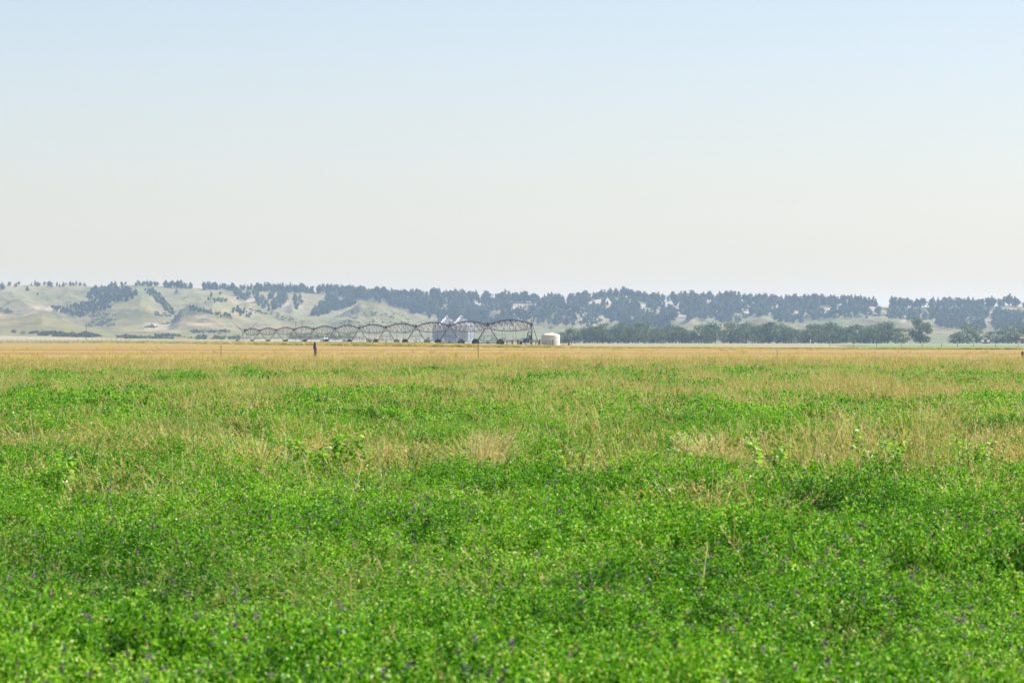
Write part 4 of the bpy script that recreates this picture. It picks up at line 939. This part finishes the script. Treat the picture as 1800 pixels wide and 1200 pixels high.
# far pasture fence
ff = empty('pasture_fence', at(110, 2290)); tag(ff, 'far wire fence with small dark posts below the creek bank on the left', 'fence'); fo = np.array(ff.location)
xs_ = np.arange(-20, 235, 8.3)
for x in xs_:
    p = np.array(at(x, 2290)) - fo; mb = MB(); mb.tube([p, p + [0, 0, 1.5]], .13, 5); mb.build('post', M['wood'], ff)
for h in (.5, .9, 1.3): mb = MB(); mb.tube([np.array(at(x, 2290)) - fo + [0, 0, h] for x in xs_], .012, 3); mb.build('wire', M['pipe'], ff)
f2 = empty('field_fence', at(1650, 600)); tag(f2, 'sparse fence posts along the bright green crop strip at right', 'fence'); fo = np.array(f2.location)
for x in (1459, 1500, 1541, 1584, 1621, 1655, 1683, 1711, 1750, 1790):
    p = np.array(at(x, 600)) - fo; mb = MB(); mb.tube([p, p + [0, 0, .62]], .032, 6); mb.build('post', M['wood'], f2)
for h in (.3, .5): mb = MB(); mb.tube([np.array(at(x, 600)) - fo + [0, 0, h] for x in (1459, 1541, 1621, 1711, 1790)], .006, 3); mb.build('wire', M['pipe'], f2)

# near fence line posts at the edge of the stubble
p = at(553.5, 300); wp = empty('wooden_fence_post', p); tag(wp, 'thick weathered fence post with a dark top and worn red paint, standing in the stubble', 'fence post')
mb = MB(); mb.lathe([(.085, -.3), (.088, .2), (.085, .6), (.09, .92), (.09, .93)], n=10)
mb.build('shaft', M['greywood'], wp); mb = MB(); mb.lathe([(.094, .90), (.102, 1.0), (.105, 1.12), (.09, 1.22)], n=10); mb.build('painted_band', M['rust'], wp)
mb = MB(); mb.lathe([(.09, 1.22), (.085, 1.3), (.07, 1.38), (.03, 1.42)], n=10); mb.build('top', M['darkcap'], wp); mb = MB(); mb.box((.10, -.01, .5), (.05, .09, 1.0)); mb.build('shade_strip', M['wood'], wp)  # dark strip puts the shaded right side of the shaft into colour
mb = MB(); mb.box((-.09, -.04, 1.02), (.06, .07, .18)); mb.build('hinge_block', M['rust'], wp)
def tpost(x, Y, h, mat, lab):
    o = empty('steel_fence_post', at(x, Y)); tag(o, lab, 'fence post'); mb = MB(); mb.box((0, 0, h / 2 - .1), (.045, .012, h + .2)); mb.box((0, .022, h / 2 - .1), (.012, .036, h + .2))
    for k in range(int(h / .12)): mb.box((0, -.012, .2 + k * .12), (.03, .012, .02))
    mb.build('shaft', mat, o); mb = MB(); mb.box((0, 0, h * .985 + .0), (.052, .03, .12)); mb.build('painted_tip', M['white_steel'] if mat is M['steel'] else mat, o)
tpost(388.5, 300, 1.12, M['tpost'], 'thin rusty brown steel post, leftmost in the near fence line'); tpost(840.5, 318, .95, M['tpost'], 'thin steel post in the stubble below the last irrigator tower'); tpost(1366, 262, .9, M['steel'], 'pale thin steel post in the stubble on the right')
mb = MB(); mb.lathe([(.1, -.2), (.1, .45), (.085, .72), (.04, .76)], n=10); mb.lathe([(.104, .5), (.104, .54)], n=10); o = mb.build('short_wooden_post', M['wood'], None, at(1797.5, 285)); tag(o, 'short dark stump like post cut by the right edge', 'fence post')
# ------------------------------------------------------------------ haze
hz = MB(); hz.box((0, 0, 44.5), (19000, 19000, 107)); hm, n, l = new_mat('haze_air')
pv = N(n, 'ShaderNodeVolumePrincipled'); pv.inputs['Color'].default_value = (.52, .73, 1, 1); pv.inputs['Absorption Color'].default_value = (.72, .85, 1, 1); pv.inputs['Density'].default_value = .84e-4
pv.inputs['Anisotropy'].default_value = 0.1
o = N(n, 'ShaderNodeOutputMaterial'); l.new(pv.outputs[0], o.inputs['Volume'])
tag(hz.build('haze', hm), kind='stuff')
